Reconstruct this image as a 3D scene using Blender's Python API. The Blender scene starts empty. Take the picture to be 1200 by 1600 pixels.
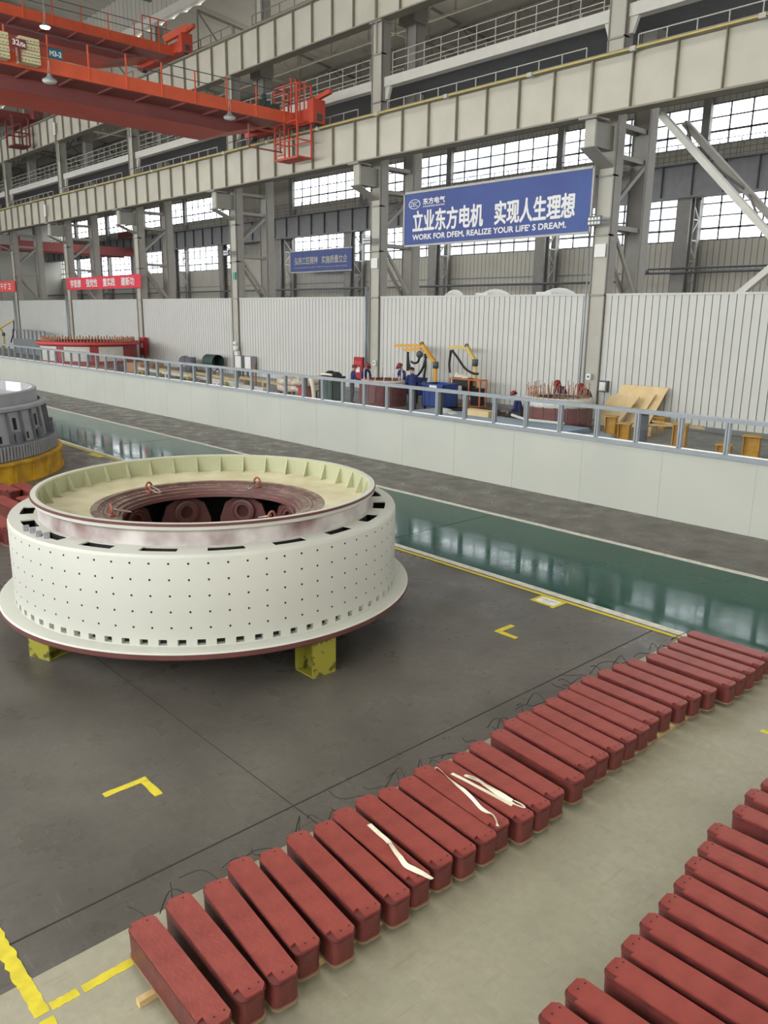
import bpy, bmesh, math, random
from mathutils import Vector, Matrix, Euler

SC = bpy.context.scene
COL = SC.collection
PI = math.pi
R = math.radians

# ---------------------------------------------------------------- camera
cam_d = bpy.data.cameras.new('camera')
cam = bpy.data.objects.new('camera', cam_d)
COL.objects.link(cam)
F_PX, YAW, PITCH, ROLL, EYE = 1242.26, 0.822046, 0.241256, 0.0146433, 3.65
fw = Vector((-math.sin(YAW) * math.cos(PITCH), math.cos(YAW) * math.cos(PITCH), -math.sin(PITCH)))
rt = Vector((math.cos(YAW), math.sin(YAW), 0))
up = rt.cross(fw)
r2 = rt * math.cos(ROLL) + up * math.sin(ROLL)
u2 = -rt * math.sin(ROLL) + up * math.cos(ROLL)
mt = Matrix((r2, u2, -fw)).transposed().to_4x4()
mt.translation = (0, 0, EYE)
cam.matrix_world = mt
cam_d.sensor_fit = 'VERTICAL'
cam_d.sensor_height = 32.0
cam_d.lens = F_PX * 32.0 / 1600.0
cam_d.clip_start = 0.05
cam_d.clip_end = 800
SC.camera = cam

# ---------------------------------------------------------------- world, lights, exposure
SC.view_settings.view_transform = 'Standard'
SC.view_settings.look = 'None'
SC.view_settings.gamma = 1.0
SC.view_settings.use_curve_mapping = False
SC.view_settings.exposure = -0.08
SKY, SOUTH, TOP, ATTIC, ADJ = 7.0, 4000, 3900, 900, 3000
EAST_FILL = 800
w = bpy.data.worlds.new('overcast_sky')
SC.world = w
w.use_nodes = True
bg = w.node_tree.nodes['Background']
bg.inputs[0].default_value = (0.93, 0.97, 1.0, 1)
bg.inputs[1].default_value = SKY

def area_light(name, loc, direction, sx, sy, power, color=(1, 1, 1)):
    d = bpy.data.lights.new(name, 'AREA')
    d.shape = 'RECTANGLE'
    d.size, d.size_y, d.energy, d.color = sx, sy, power, color
    o = bpy.data.objects.new(name, d)
    COL.objects.link(o)
    o.location = loc
    o.rotation_euler = Vector(direction).to_track_quat('-Z', 'Y').to_euler()
    return o

# daylight from the window band of the hall's other long side; the other area lights below are added fills
area_light('window_daylight', (-30, -11.6, 9.5), (0.0, 1, -0.12), 76, 8, SOUTH, (1.0, 0.99, 0.955))
area_light('overhead_fill', (-24, 5, 24.4), (0, 0, -1), 60, 5, TOP, (1.0, 0.99, 0.965))  # overhead fill added beneath the closed roof
area_light('east_fill', (8.8, 1, 5.5), (-1, 0, 0), 16, 9, EAST_FILL, (1.0, 0.985, 0.95))  # unseen fill added in front of the solid east wall
area_light('attic_fill', (-40, 33, 17.6), (0, 0, 1), 70, 2.5, ATTIC, (1.0, 0.95, 0.85))  # fill added to lift the attic, no fixture
area_light('side_bay_fill', (-45, 35, 13.3), (0, 0, -1), 80, 3, ADJ, (1.0, 0.97, 0.92))  # fill added to brighten the side bay, no fixture

# ---------------------------------------------------------------- materials
MATS = {}

def srgb(c):
    return tuple((v / 12.92 if v <= 0.04045 else ((v + 0.055) / 1.055) ** 2.4) for v in (x / 255 for x in c))

def mat(name, rgb, rough=0.6, metal=0.0, var=0.12, scale=3.0, bump=0.0, bscale=40.0, rgb2=None, spec=0.5, coords='Object', detail=4, lo=0.35, hi=0.65):
    if name in MATS:
        return MATS[name]
    m = bpy.data.materials.new(name)
    m.use_nodes = True
    nt = m.node_tree
    b = nt.nodes['Principled BSDF']
    b.inputs['Roughness'].default_value = rough
    b.inputs['Metallic'].default_value = metal
    b.inputs['Specular IOR Level'].default_value = spec
    c = srgb(rgb)
    c2 = srgb(rgb2) if rgb2 else tuple(v * (1 - var) for v in c)
    tc = nt.nodes.new('ShaderNodeTexCoord')
    nz = nt.nodes.new('ShaderNodeTexNoise')
    nz.inputs['Scale'].default_value = scale
    nz.inputs['Detail'].default_value = detail
    nt.links.new(tc.outputs[coords], nz.inputs['Vector'])
    mr = nt.nodes.new('ShaderNodeMapRange')
    mr.inputs[1].default_value, mr.inputs[2].default_value = lo, hi
    nt.links.new(nz.outputs['Fac'], mr.inputs[0])
    mx = nt.nodes.new('ShaderNodeMix')
    mx.data_type = 'RGBA'
    mx.inputs[6].default_value = (*c, 1)
    mx.inputs[7].default_value = (*c2, 1)
    nt.links.new(mr.outputs[0], mx.inputs[0])
    nt.links.new(mx.outputs[2], b.inputs['Base Color'])
    if bump:
        n2 = nt.nodes.new('ShaderNodeTexNoise')
        n2.inputs['Scale'].default_value = bscale
        nt.links.new(tc.outputs[coords], n2.inputs['Vector'])
        bp = nt.nodes.new('ShaderNodeBump')
        bp.inputs['Strength'].default_value = bump
        bp.inputs['Distance'].default_value = 0.02
        nt.links.new(n2.outputs['Fac'], bp.inputs['Height'])
        nt.links.new(bp.outputs[0], b.inputs['Normal'])
    MATS[name] = m
    return m

def emit(name, rgb, strength):
    m = bpy.data.materials.new(name)
    m.use_nodes = True
    b = m.node_tree.nodes['Principled BSDF']
    b.inputs['Base Color'].default_value = (*srgb(rgb), 1)
    b.inputs['Emission Color'].default_value = (*srgb(rgb), 1)
    b.inputs['Emission Strength'].default_value = strength
    MATS[name] = m
    return m

def glass(name, tint, gloss=0.08):
    m = bpy.data.materials.new(name)
    m.use_nodes = True
    nt = m.node_tree
    out = nt.nodes['Material Output']
    nt.nodes.remove(nt.nodes['Principled BSDF'])
    t = nt.nodes.new('ShaderNodeBsdfTransparent')
    t.inputs[0].default_value = (*tint, 1)
    g = nt.nodes.new('ShaderNodeBsdfGlossy')
    g.inputs['Roughness'].default_value = 0.02
    mx = nt.nodes.new('ShaderNodeMixShader')
    mx.inputs[0].default_value = gloss
    nt.links.new(t.outputs[0], mx.inputs[1])
    nt.links.new(g.outputs[0], mx.inputs[2])
    nt.links.new(mx.outputs[0], out.inputs[0])
    MATS[name] = m
    return m

def floor_mat(name, rgb, rgb2, rough, rough2, stain, bump=0.05, scr=None, spec=0.5, bsc=3.5):
    """worn painted concrete: broad colour patches, fine speckle, dark stains, scratches, gloss that varies"""
    m = bpy.data.materials.new(name)
    m.use_nodes = True
    nt = m.node_tree
    b = nt.nodes['Principled BSDF']
    L = nt.links.new
    tc = nt.nodes.new('ShaderNodeTexCoord')
    def noise(scale, detail=5, rg=0.6, stretch=None):
        n = nt.nodes.new('ShaderNodeTexNoise')
        n.inputs['Scale'].default_value = scale
        n.inputs['Detail'].default_value = detail
        n.inputs['Roughness'].default_value = rg
        if stretch:
            mp = nt.nodes.new('ShaderNodeMapping')
            mp.inputs['Scale'].default_value = stretch
            mp.inputs['Rotation'].default_value = (0, 0, R(28))
            L(tc.outputs['Object'], mp.inputs[0])
            L(mp.outputs[0], n.inputs['Vector'])
        else:
            L(tc.outputs['Object'], n.inputs['Vector'])
        return n.outputs['Fac']
    def rng(src, a, bb, c=0.0, d=1.0):
        r = nt.nodes.new('ShaderNodeMapRange')
        for i, v in enumerate((a, bb, c, d)):
            r.inputs[i + 1].default_value = v
        L(src, r.inputs[0])
        return r.outputs[0]
    def mix(f, a, bcol):
        x = nt.nodes.new('ShaderNodeMix')
        x.data_type = 'RGBA'
        if isinstance(f, float):
            x.inputs[0].default_value = f
        else:
            L(f, x.inputs[0])
        for k, v in ((6, a), (7, bcol)):
            if isinstance(v, tuple):
                x.inputs[k].default_value = (*v, 1)
            else:
                L(v, x.inputs[k])
        return x.outputs[2]
    c1, c2 = srgb(rgb), srgb(rgb2)
    base = mix(rng(noise(0.9, 4, 0.5), 0.3, 0.7), c1, c2)
    base = mix(rng(noise(14, 4, 0.6), 0.38, 0.68, 0, 0.3), base, tuple(v * 0.78 for v in c2))
    st = noise(1.7, 3, 0.5)
    base = mix(rng(st, 0.5, 0.85, 0, stain), base, tuple(v * 0.45 for v in c2))
    if scr:
        s1 = noise(9.0, 4, 0.7, (0.6, 5, 1))
        base = mix(rng(s1, 0.60, 0.68, 0, scr), base, tuple(min(1, v * 1.5) for v in c1))
        s2 = noise(5.0, 2, 0.5, (6, 0.6, 1))
        base = mix(rng(s2, 0.64, 0.68, 0, scr), base, tuple(v * 0.5 for v in c2))
    L(base, b.inputs['Base Color'])
    L(rng(noise(2.3, 5), 0.35, 0.65, rough, rough2), b.inputs['Roughness'])
    b.inputs['Specular IOR Level'].default_value = spec
    bp = nt.nodes.new('ShaderNodeBump')
    bp.inputs['Strength'].default_value = bump
    bp.inputs['Distance'].default_value = 0.01
    L(noise(bsc, 4), bp.inputs['Height'])
    L(bp.outputs[0], b.inputs['Normal'])
    MATS[name] = m
    return m

M = {
    'dark_floor': floor_mat('dark_concrete', (100, 95, 87), (82, 78, 71), 0.24, 0.45, 0.3, bump=0.22, scr=0.25, bsc=9, spec=0.2),
    'light_floor': floor_mat('pale_green_concrete', (160, 155, 133), (142, 137, 116), 0.32, 0.55, 0.35, scr=0.16),
    'aisle': floor_mat('green_epoxy', (36, 80, 63), (29, 68, 54), 0.05, 0.12, 0.1, 0.035, spec=0.07),
    'back_floor': floor_mat('grey_concrete', (128, 126, 122), (112, 110, 106), 0.35, 0.55, 0.3),
    'white_line': mat('white_line_paint', (218, 214, 200), 0.5, var=0.25, scale=9),
    'yellow_tape': mat('yellow_tape', (214, 196, 40), 0.5, var=0.2, scale=12),
    'joint': mat('floor_joint', (40, 40, 38), 0.9),
    'barrier': mat('white_barrier_panel', (178, 180, 169), 0.45, var=0.06, scale=0.7),
    'alu': mat('grey_aluminium', (150, 156, 160), 0.4, 0.3, var=0.1),
    'alu_dark': mat('dark_grey_metal', (92, 96, 100), 0.5, 0.2),
    'panel': mat('white_wall_panel', (204, 204, 197), 0.5, var=0.05, scale=0.6),
    'panel_gap': mat('panel_groove', (126, 128, 128), 0.6),
    'far_panel': mat('beige_cladding', (176, 172, 160), 0.6, var=0.08, scale=0.5),
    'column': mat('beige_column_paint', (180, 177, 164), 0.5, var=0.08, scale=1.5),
    'column_side': mat('darker_column_tone', (150, 146, 138), 0.55, var=0.08),  # darker tone for column sides, rear legs and bracing
    'girder': mat('beige_girder_paint', (192, 188, 172), 0.5, var=0.1, scale=0.9),
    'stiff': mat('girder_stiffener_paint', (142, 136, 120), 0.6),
    'dark_girder': mat('dark_grey_girder', (128, 129, 132), 0.6),
    'far_post': mat('grey_post_paint', (128, 126, 122), 0.6),
    'deck': mat('dark_grey_soffit', (116, 117, 122), 0.8),
    'beam': mat('pale_grey_beam', (205, 203, 194), 0.5, var=0.06),
    'rail': mat('pale_rail_paint', (182, 180, 172), 0.5),
    'roof': mat('roof_sheet', (176, 172, 160), 0.7, var=0.1, scale=0.4),
    'truss': mat('truss_paint', (128, 124, 114), 0.7),
    'frame': mat('window_frame', (96, 98, 100), 0.5),
    'yellow_bar': mat('yellow_conductor', (206, 186, 92), 0.5),
    'crane': mat('orange_crane_paint', (222, 98, 66), 0.45, var=0.12, scale=1.2),
    'crane_dark': mat('shaded_crane_paint', (146, 84, 80), 0.55, var=0.12, scale=1.0),  # crane paint darkened to paint in the shade below the walkway
    'crane_red': mat('red_crane_paint', (208, 84, 64), 0.5, var=0.12, scale=1.0),  # on the girder underside the brighter red paints in floor bounce
    'crane_old': mat('faded_maroon_crane', (136, 66, 62), 0.6),
    'ring_white': mat('white_primer', (194, 194, 183), 0.5, var=0.05, scale=1.3),
    'ring_cream': mat('greenish_cream_primer', (176, 177, 142), 0.6, var=0.1, scale=2.0),
    'ring_floor': mat('cream_dusty_primer', (204, 196, 164), 0.65, rgb2=(186, 177, 142), scale=3.0),
    'maroon': mat('maroon_primer', (104, 62, 58), 0.5, var=0.2, scale=5),
    'maroon_dark': mat('dark_maroon_casting', (82, 42, 42), 0.5, var=0.2, scale=5),
    'steel': mat('machined_steel', (166, 148, 136), 0.4, 0.35, var=0.3, scale=8, rgb2=(112, 92, 82)),
    'hole': mat('recess_shade', (30, 28, 27), 0.9),  # near-black stands in for the shade inside holes and recesses
    'old_yellow': mat('chipped_yellow_paint', (146, 140, 48), 0.6, rgb2=(84, 80, 36), scale=9, lo=0.56, hi=0.62),
    'coil': mat('red_insulating_varnish', (142, 64, 55), 0.42, rgb2=(124, 52, 45), scale=7, bump=0.12, bscale=25),
    'coil_dark': mat('shaded_red_varnish', (104, 46, 42), 0.45, rgb2=(80, 36, 34), scale=9, bump=0.15, bscale=30),  # shade of coil sides and notch painted into the varnish tone
    'coil_edge': mat('bare_coil_edge', (138, 112, 84), 0.6),
    'wire': mat('black_wire', (34, 32, 32), 0.6),
    'strap': mat('white_cotton_tape', (228, 220, 196), 0.85, var=0.1, scale=30),
    'wood': mat('pale_timber', (206, 180, 128), 0.7, rgb2=(176, 146, 98), scale=6),
    'ply': mat('plywood', (228, 204, 158), 0.65, rgb2=(218, 190, 140), scale=2.5),
    'grey_cast': mat('grey_casting', (156, 156, 160), 0.5, var=0.12, scale=3),
    'grey_dark': mat('dark_grey_casting', (104, 106, 112), 0.55, var=0.15, scale=4),
    'yellow_stand': mat('yellow_stand_paint', (216, 168, 28), 0.5, rgb2=(176, 132, 24), scale=3),
    'banner_blue': mat('blue_banner_cloth', (62, 76, 136), 0.6, rgb2=(66, 88, 148), scale=0.4),
    'banner_mid': mat('faded_blue_banner', (74, 88, 140), 0.6),
    'banner_red': mat('red_banner_cloth', (226, 62, 78), 0.7, var=0.08),
    'banner_red_light': mat('light_red_banner_cloth', (236, 84, 84), 0.7, var=0.08),
    'white': mat('white_paint', (232, 232, 228), 0.6, var=0.04),
    'yellow_arm': mat('yellow_arm_paint', (226, 166, 40), 0.45, var=0.12),
    'pale_yellow': mat('pale_yellow_arm_paint', (216, 190, 108), 0.5, var=0.12),
    'blue_bin': mat('blue_steel_paint', (44, 72, 142), 0.5, var=0.12),
    'green_bin': mat('dark_green_paint', (56, 78, 72), 0.55, var=0.12),
    'black': mat('black_rubber', (30, 31, 33), 0.6),
    'orange_rack': mat('orange_rack_paint', (206, 116, 66), 0.5),
    'yellow_block': mat('ochre_yellow_steel', (206, 158, 54), 0.5, rgb2=(180, 134, 44), scale=4),
    'copper': mat('copper_leads', (206, 150, 112), 0.45, 0.2, rgb2=(120, 78, 58), scale=30),
    'core': mat('maroon_stator_core', (118, 72, 72), 0.55, var=0.15, scale=6),
    'red_stator': mat('red_stator_frame', (160, 58, 60), 0.5, var=0.1),
    'film': mat('clear_plastic_film', (216, 212, 202), 0.3, var=0.15, scale=8),
    'blue_sheet': mat('pale_blue_sheet', (148, 170, 190), 0.6, var=0.08),
    'cloth_blue': mat('navy_workwear', (46, 58, 112), 0.85, var=0.2, scale=12),
    'cloth_dark': mat('dark_trousers', (58, 60, 74), 0.85, var=0.2, scale=12),
    'skin': mat('skin', (196, 150, 126), 0.6, var=0.05),
    'cap': mat('maroon_helmet', (136, 46, 50), 0.45, var=0.08),
    'hair': mat('black_hair', (30, 26, 25), 0.7),
    'shoe': mat('black_shoes', (34, 33, 34), 0.6),
    'red_box': mat('red_box_paint', (168, 34, 44), 0.5),
    'teal': mat('teal_sign', (34, 112, 136), 0.5),
    'maroon_sign': mat('maroon_sign', (126, 52, 56), 0.5),
    'resistor': mat('cream_louvred_steel', (206, 196, 156), 0.6, var=0.1),
    'green_leaf': mat('leaf_green', (96, 140, 70), 0.7, rgb2=(60, 100, 46), scale=2),
    'bark': mat('tree_bark', (90, 72, 56), 0.9),
    'tower': mat('pale_tower_render', (226, 228, 232), 0.8, var=0.04),
    'tower_win': mat('tower_windows', (150, 160, 174), 0.4),
    'pipe_red': mat('red_pipe', (150, 70, 66), 0.6),
    'green_sign': mat('green_sign', (60, 160, 140), 0.6),
    'lamp_glow': emit('lamp_glow', (255, 250, 235), 9.0),
    'lamp_lens': mat('lamp_lens', (226, 226, 220), 0.3),
    'glass': glass('clear_glass', (0.93, 0.95, 0.95), 0.06),
    'win_glass': glass('window_glass', (0.96, 0.98, 1.0), 0.04),
}

# ---------------------------------------------------------------- mesh helpers
class MB:
    def __init__(self):
        self.v, self.f, self.m, self.s = [], [], [], []
    def add(self, vs, fs, mi=0, smooth=False):
        n = len(self.v)
        self.v += [tuple(p) for p in vs]
        for f in fs:
            self.f.append([n + i for i in f])
            self.m.append(mi)
            self.s.append(smooth)
        return self
    def box(self, x0, x1, y0, y1, z0, z1, mi=0):
        vs = [(x, y, z) for z in (z0, z1) for y in (y0, y1) for x in (x0, x1)]
        return self.add(vs, [(0, 2, 3, 1), (4, 5, 7, 6), (0, 1, 5, 4), (2, 6, 7, 3), (0, 4, 6, 2), (1, 3, 7, 5)], mi)
    def obox(self, c, ax, ay, az, mi=0):
        c, ax, ay, az = Vector(c), Vector(ax), Vector(ay), Vector(az)
        vs = [c + ax * i + ay * j + az * k for k in (-.5, .5) for j in (-.5, .5) for i in (-.5, .5)]
        return self.add(vs, [(0, 2, 3, 1), (4, 5, 7, 6), (0, 1, 5, 4), (2, 6, 7, 3), (0, 4, 6, 2), (1, 3, 7, 5)], mi)
    def bar(self, p, q, w, h=None, mi=0, upv=(0, 0, 1)):
        p, q = Vector(p), Vector(q)
        d = q - p
        a = d.normalized()
        s = a.cross(Vector(upv))
        if s.length < 1e-4:
            s = a.cross(Vector((0, 1, 0)))
        s.normalize()
        t = s.cross(a)
        return self.obox((p + q) / 2, s * w, d, t * (h or w), mi)
    def tube(self, pts, r, n=8, mi=0, caps=True, smooth=True):
        pts = [Vector(p) for p in pts]
        rs = r if isinstance(r, (list, tuple)) else [r] * len(pts)
        vs, fs = [], []
        prev = None
        for i, p in enumerate(pts):
            t = (pts[min(i + 1, len(pts) - 1)] - pts[max(i - 1, 0)])
            t.normalize()
            if prev is None:
                s = t.cross(Vector((0, 0, 1)))
                if s.length < 1e-3:
                    s = t.cross(Vector((0, 1, 0)))
            else:
                s = prev - t * prev.dot(t)
                if s.length < 1e-5:
                    s = t.cross(Vector((0.3, 0.5, 1)))
            s.normalize()
            prev = s
            u = t.cross(s)
            for k in range(n):
                a = 2 * PI * k / n
                vs.append(p + (s * math.cos(a) + u * math.sin(a)) * rs[i])
        for i in range(len(pts) - 1):
            for k in range(n):
                a, b = i * n + k, i * n + (k + 1) % n
                fs.append((a, b, b + n, a + n))
        if caps:
            fs.append(tuple(reversed(range(n))))
            fs.append(tuple(range((len(pts) - 1) * n, len(pts) * n)))
        return self.add(vs, fs, mi, smooth)
    def lathe(self, c, prof, n=64, mi=0, a0=0.0, a1=2 * PI, smooth=False, mis=None):
        """prof: list of (radius, z); open profile swept about the vertical axis through c"""
        full = abs(a1 - a0 - 2 * PI) < 1e-6
        m = n if full else n + 1
        vs = []
        for i in range(m):
            a = a0 + (a1 - a0) * i / n
            for r_, z in prof:
                vs.append((c[0] + r_ * math.cos(a), c[1] + r_ * math.sin(a), c[2] + z))
        k = len(prof)
        for j in range(k - 1):
            fs = []
            for i in range(n):
                a, b = i * k + j, ((i + 1) % m) * k + j
                fs.append((a, b, b + 1, a + 1))
            self_n = len(self.v)
            if j == 0:
                base = self_n
                self.v += vs
            for f in fs:
                self.f.append([base + q for q in f])
                self.m.append(mis[j] if mis else mi)
                self.s.append(smooth)
        return self
    def cyl(self, c, r, z0, z1, n=24, mi=0, smooth=True, r1=None):
        r1 = r if r1 is None else r1
        vs = [(c[0] + r * math.cos(2 * PI * k / n), c[1] + r * math.sin(2 * PI * k / n), z0) for k in range(n)]
        vs += [(c[0] + r1 * math.cos(2 * PI * k / n), c[1] + r1 * math.sin(2 * PI * k / n), z1) for k in range(n)]
        self.add(vs, [(k, (k + 1) % n, n + (k + 1) % n, n + k) for k in range(n)], mi, smooth)
        n0 = len(self.v) - 2 * n
        self.f += [[n0 + k for k in reversed(range(n))], [n0 + n + k for k in range(n)]]
        self.m += [mi, mi]
        self.s += [False, False]
        return self
    def prism(self, poly, z0, z1, mi=0, mi_side=None, taper=1.0):
        n = len(poly)
        cx = sum(p[0] for p in poly) / n
        cy = sum(p[1] for p in poly) / n
        vs = [(cx + (x - cx) * taper, cy + (y - cy) * taper, z0) for x, y in poly] + [(x, y, z1) for x, y in poly]
        b = len(self.v)
        self.v += vs
        self.f += [[b + k for k in reversed(range(n))], [b + n + k for k in range(n)]]
        self.m += [mi, mi]
        self.s += [False, False]
        for k in range(n):
            self.f.append([b + k, b + (k + 1) % n, b + n + (k + 1) % n, b + n + k])
            self.m.append(mi if mi_side is None else mi_side)
            self.s.append(False)
        return self
    def quad(self, a, b, c, d, mi=0):
        return self.add([a, b, c, d], [(0, 1, 2, 3)], mi)
    def ball(self, c, r, mi=0, n=12, sz=1.0, zmin=-1.0):
        prof = []
        for k in range(n // 2 + 1):
            t = PI * k / (n // 2) - PI / 2
            if math.sin(t) >= zmin - 1e-6:
                prof.append((max(1e-4, r * math.cos(t)), r * sz * math.sin(t)))
        return self.lathe(c, prof, n, mi, smooth=True)
    def build(self, name, mats, parent=None, bevel=0.0):
        if not isinstance(mats, (list, tuple)):
            mats = [mats]
        me = bpy.data.meshes.new(name)
        off = Vector((0, 0, 0))
        if parent is not None:
            q = parent
            while q is not None:
                off += q.location
                q = q.parent
        elif self.v:
            xs, ys, zs = zip(*self.v)
            off = Vector(((min(xs) + max(xs)) / 2, (min(ys) + max(ys)) / 2, min(zs)))
        me.from_pydata([(x - off.x, y - off.y, z - off.z) for x, y, z in self.v], [], self.f)
        for m_ in mats:
            me.materials.append(m_)
        me.polygons.foreach_set('material_index', self.m)
        me.polygons.foreach_set('use_smooth', self.s)
        bm = bmesh.new()
        bm.from_mesh(me)
        bmesh.ops.remove_doubles(bm, verts=bm.verts, dist=2e-5)
        bmesh.ops.recalc_face_normals(bm, faces=bm.faces)
        bm.to_mesh(me)
        bm.free()
        me.update()
        o = bpy.data.objects.new(name, me)
        COL.objects.link(o)
        if parent is not None:
            o.parent = parent
        else:
            o.location = off
        if bevel:
            b = o.modifiers.new('bevel', 'BEVEL')
            b.width, b.segments, b.limit_method = bevel, 2, 'ANGLE'
        return o

def tag(o, label, cat, group=None, kind=None):
    o['label'], o['category'] = label, cat
    if group:
        o['group'] = group
    if kind:
        o['kind'] = kind
    return o

def struct(o, label=None, cat=None):
    o['kind'] = 'structure'
    if label:
        o['label'], o['category'] = label, cat
    return o

def thing(name, label, cat, loc=(0, 0, 0), rz=0.0, group=None):
    o = bpy.data.objects.new(name, None)
    COL.objects.link(o)
    o.location = loc
    o.rotation_euler = (0, 0, rz)
    o.empty_display_size = 0.2
    return tag(o, label, cat, group)

def dup(root, loc, rz, label=None, group=None):
    r_ = root.copy()
    COL.objects.link(r_)
    r_.location, r_.rotation_euler = loc, (0, 0, rz)
    if label:
        r_['label'] = label
    if group:
        r_['group'] = group
    for ch in list(root.children):
        c = ch.copy()
        COL.objects.link(c)
        c.parent = r_
        for g in list(ch.children):
            d = g.copy()
            COL.objects.link(d)
            d.parent = c
    return r_

def smooth_path(pts, k=6):
    pts = [Vector(p) for p in pts]
    out = []
    for i in range(len(pts) - 1):
        p0, p1, p2, p3 = pts[max(i - 1, 0)], pts[i], pts[i + 1], pts[min(i + 2, len(pts) - 1)]
        for j in range(k):
            t = j / k
            out.append(0.5 * ((2 * p1) + (p2 - p0) * t + (2 * p0 - 5 * p1 + 4 * p2 - p3) * t * t + (3 * p1 - p0 - 3 * p2 + p3) * t ** 3))
    out.append(pts[-1])
    return out

def rounded_rect(x0, x1, y0, y1, r, n=5):
    out = []
    for cx, cy, a in ((x1 - r, y1 - r, 0), (x0 + r, y1 - r, 90), (x0 + r, y0 + r, 180), (x1 - r, y0 + r, 270)):
        for k in range(n + 1):
            t = R(a + 90 * k / n)
            out.append((cx + r * math.cos(t), cy + r * math.sin(t)))
    return out

def lettering(name, body, origin, ux, uy, width, height, m, parent, bold=0.0, shear=0.0, depth=0.004):
    """raised letters filling width x height; origin is the lower start corner, ux / uy the reading and up directions"""
    cu = bpy.data.curves.new(name, 'FONT')
    cu.body = body
    cu.shear = shear
    cu.resolution_u = 3
    t = bpy.data.objects.new(name, cu)
    COL.objects.link(t)
    bpy.context.view_layer.update()
    me = bpy.data.meshes.new_from_object(t.evaluated_get(bpy.context.evaluated_depsgraph_get()))
    bpy.data.objects.remove(t)
    vs = [v.co.copy() for v in me.vertices]
    fs = [list(p.vertices) for p in me.polygons]
    bpy.data.meshes.remove(me)
    b = MB()
    x0, x1 = min(v.x for v in vs), max(v.x for v in vs)
    y0, y1 = min(v.y for v in vs), max(v.y for v in vs)
    o, ux, uy = Vector(origin), Vector(ux), Vector(uy)
    nrm = ux.cross(uy)
    pts = [o + ux * ((v.x - x0) / (x1 - x0) * width) + uy * ((v.y - y0) / (y1 - y0) * height) + nrm * depth for v in vs]
    b.add(pts, fs)
    if bold:                                              # heavier strokes: the same outline repeated a hair to each side
        for k, (i, j) in enumerate(((1, 0), (-1, 0), (0, 1), (0, -1), (.7, .7), (-.7, .7), (.7, -.7), (-.7, -.7))):
            b.add([p + ux * i * bold + uy * j * bold + nrm * .0006 * (k + 1) for p in pts], fs)
    return b.build(name, m, parent)

def each(name, mats, parent, shapes):
    return [s.build(name, mats, parent) for s in shapes]

def railing(b, x0, x1, y, z, h, step, rails=(0.5, 1.0), r=0.022, mi=0, stub=0.0):
    """posts and rails along X"""
    n = max(1, round(abs(x1 - x0) / step))
    for i in range(n + 1):
        x = x0 + (x1 - x0) * i / n
        b.box(x - r, x + r, y - r, y + r, z, z + h, mi)
        if stub and i < n:
            xs = x + (x1 - x0) / n * 0.5
            b.box(xs - r * .7, xs + r * .7, y - r, y + r, z, z + h * stub, mi)
    for k in rails:
        b.box(min(x0, x1), max(x0, x1), y - r * .8, y + r * .8, z + h * k - r, z + h * k + r, mi)

def corrugated(b, x0, x1, y, z0, z1, pitch=0.27, gap=0.03, depth=0.025, mi=0, mg=1):
    """ribbed sheet facing -Y"""
    n = max(1, round((x1 - x0) / pitch))
    p = (x1 - x0) / n
    for i in range(n):
        a, e = x0 + p * i, x0 + p * (i + 1)
        g = gap
        b.quad((a, y, z0), (e - g, y, z0), (e - g, y, z1), (a, y, z1), mi)
        b.quad((e - g, y, z0), (e - g * .6, y + depth, z0), (e - g * .6, y + depth, z1), (e - g, y, z1), mg)
        b.quad((e - g * .6, y + depth, z0), (e, y, z0), (e, y, z1), (e - g * .6, y + depth, z1), mg)

# ================================================================ the setting
CX = [-4.72 - 12.2 * i for i in range(9)]                 # column line between the two bays
WEST, EAST = -112.0, 9.0

# floors
b = MB(); b.box(WEST, EAST, -12, 8.66, -0.3, 0)
# main bay floor is one slab: the dark zone and the pale painted zone beside it
struct(b.build('floor', M['dark_floor']))
b = MB(); b.box(-4.04, EAST, -12, 8.50, 0.0, 0.003); struct(b.build('floor_pale_lane', M['light_floor']))
b = MB(); b.box(WEST, EAST, 8.66, 11.62, -0.3, 0.002); struct(b.build('floor_green_aisle', M['aisle']))
b = MB(); b.box(WEST, EAST, 11.62, 44.1, -0.3, 0.0); struct(b.build('floor_work_area', M['back_floor']))
b = MB(); b.box(WEST, EAST, 11.62, 13.84, 0, 0.002); struct(b.build('floor_barrier_strip', M['dark_floor']))
b = MB(); b.box(WEST, EAST, 11.55, 11.68, 0.002, 0.005); struct(b.build('trim_1', M['white_line']))
b = MB(); b.box(WEST, EAST, 8.645, 8.77, 0.002, 0.005); struct(b.build('trim_2', M['white_line']))
b = MB(); b.box(WEST, EAST, 8.54, 8.60, 0.003, 0.006); struct(b.build('trim_3', M['yellow_tape']))
b = MB()
b.box(-4.392, -4.378, -12, 8.6, 0.0, 0.0015)
b.box(-16.6, -16.588, -12, 8.6, 0.0, 0.0015)
b.box(-28.8, -28.78, -12, 8.6, 0.0, 0.0015)
for x in (-3.2, -9.4, -15.5, -21.6):
    b.box(x - .006, x + .006, 8.8, 11.5, 0.002, 0.0035)
b.box(WEST, -4.05, 3.17, 3.178, 0, 0.0012)
struct(b.build('trim_4', M['joint']))

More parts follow.
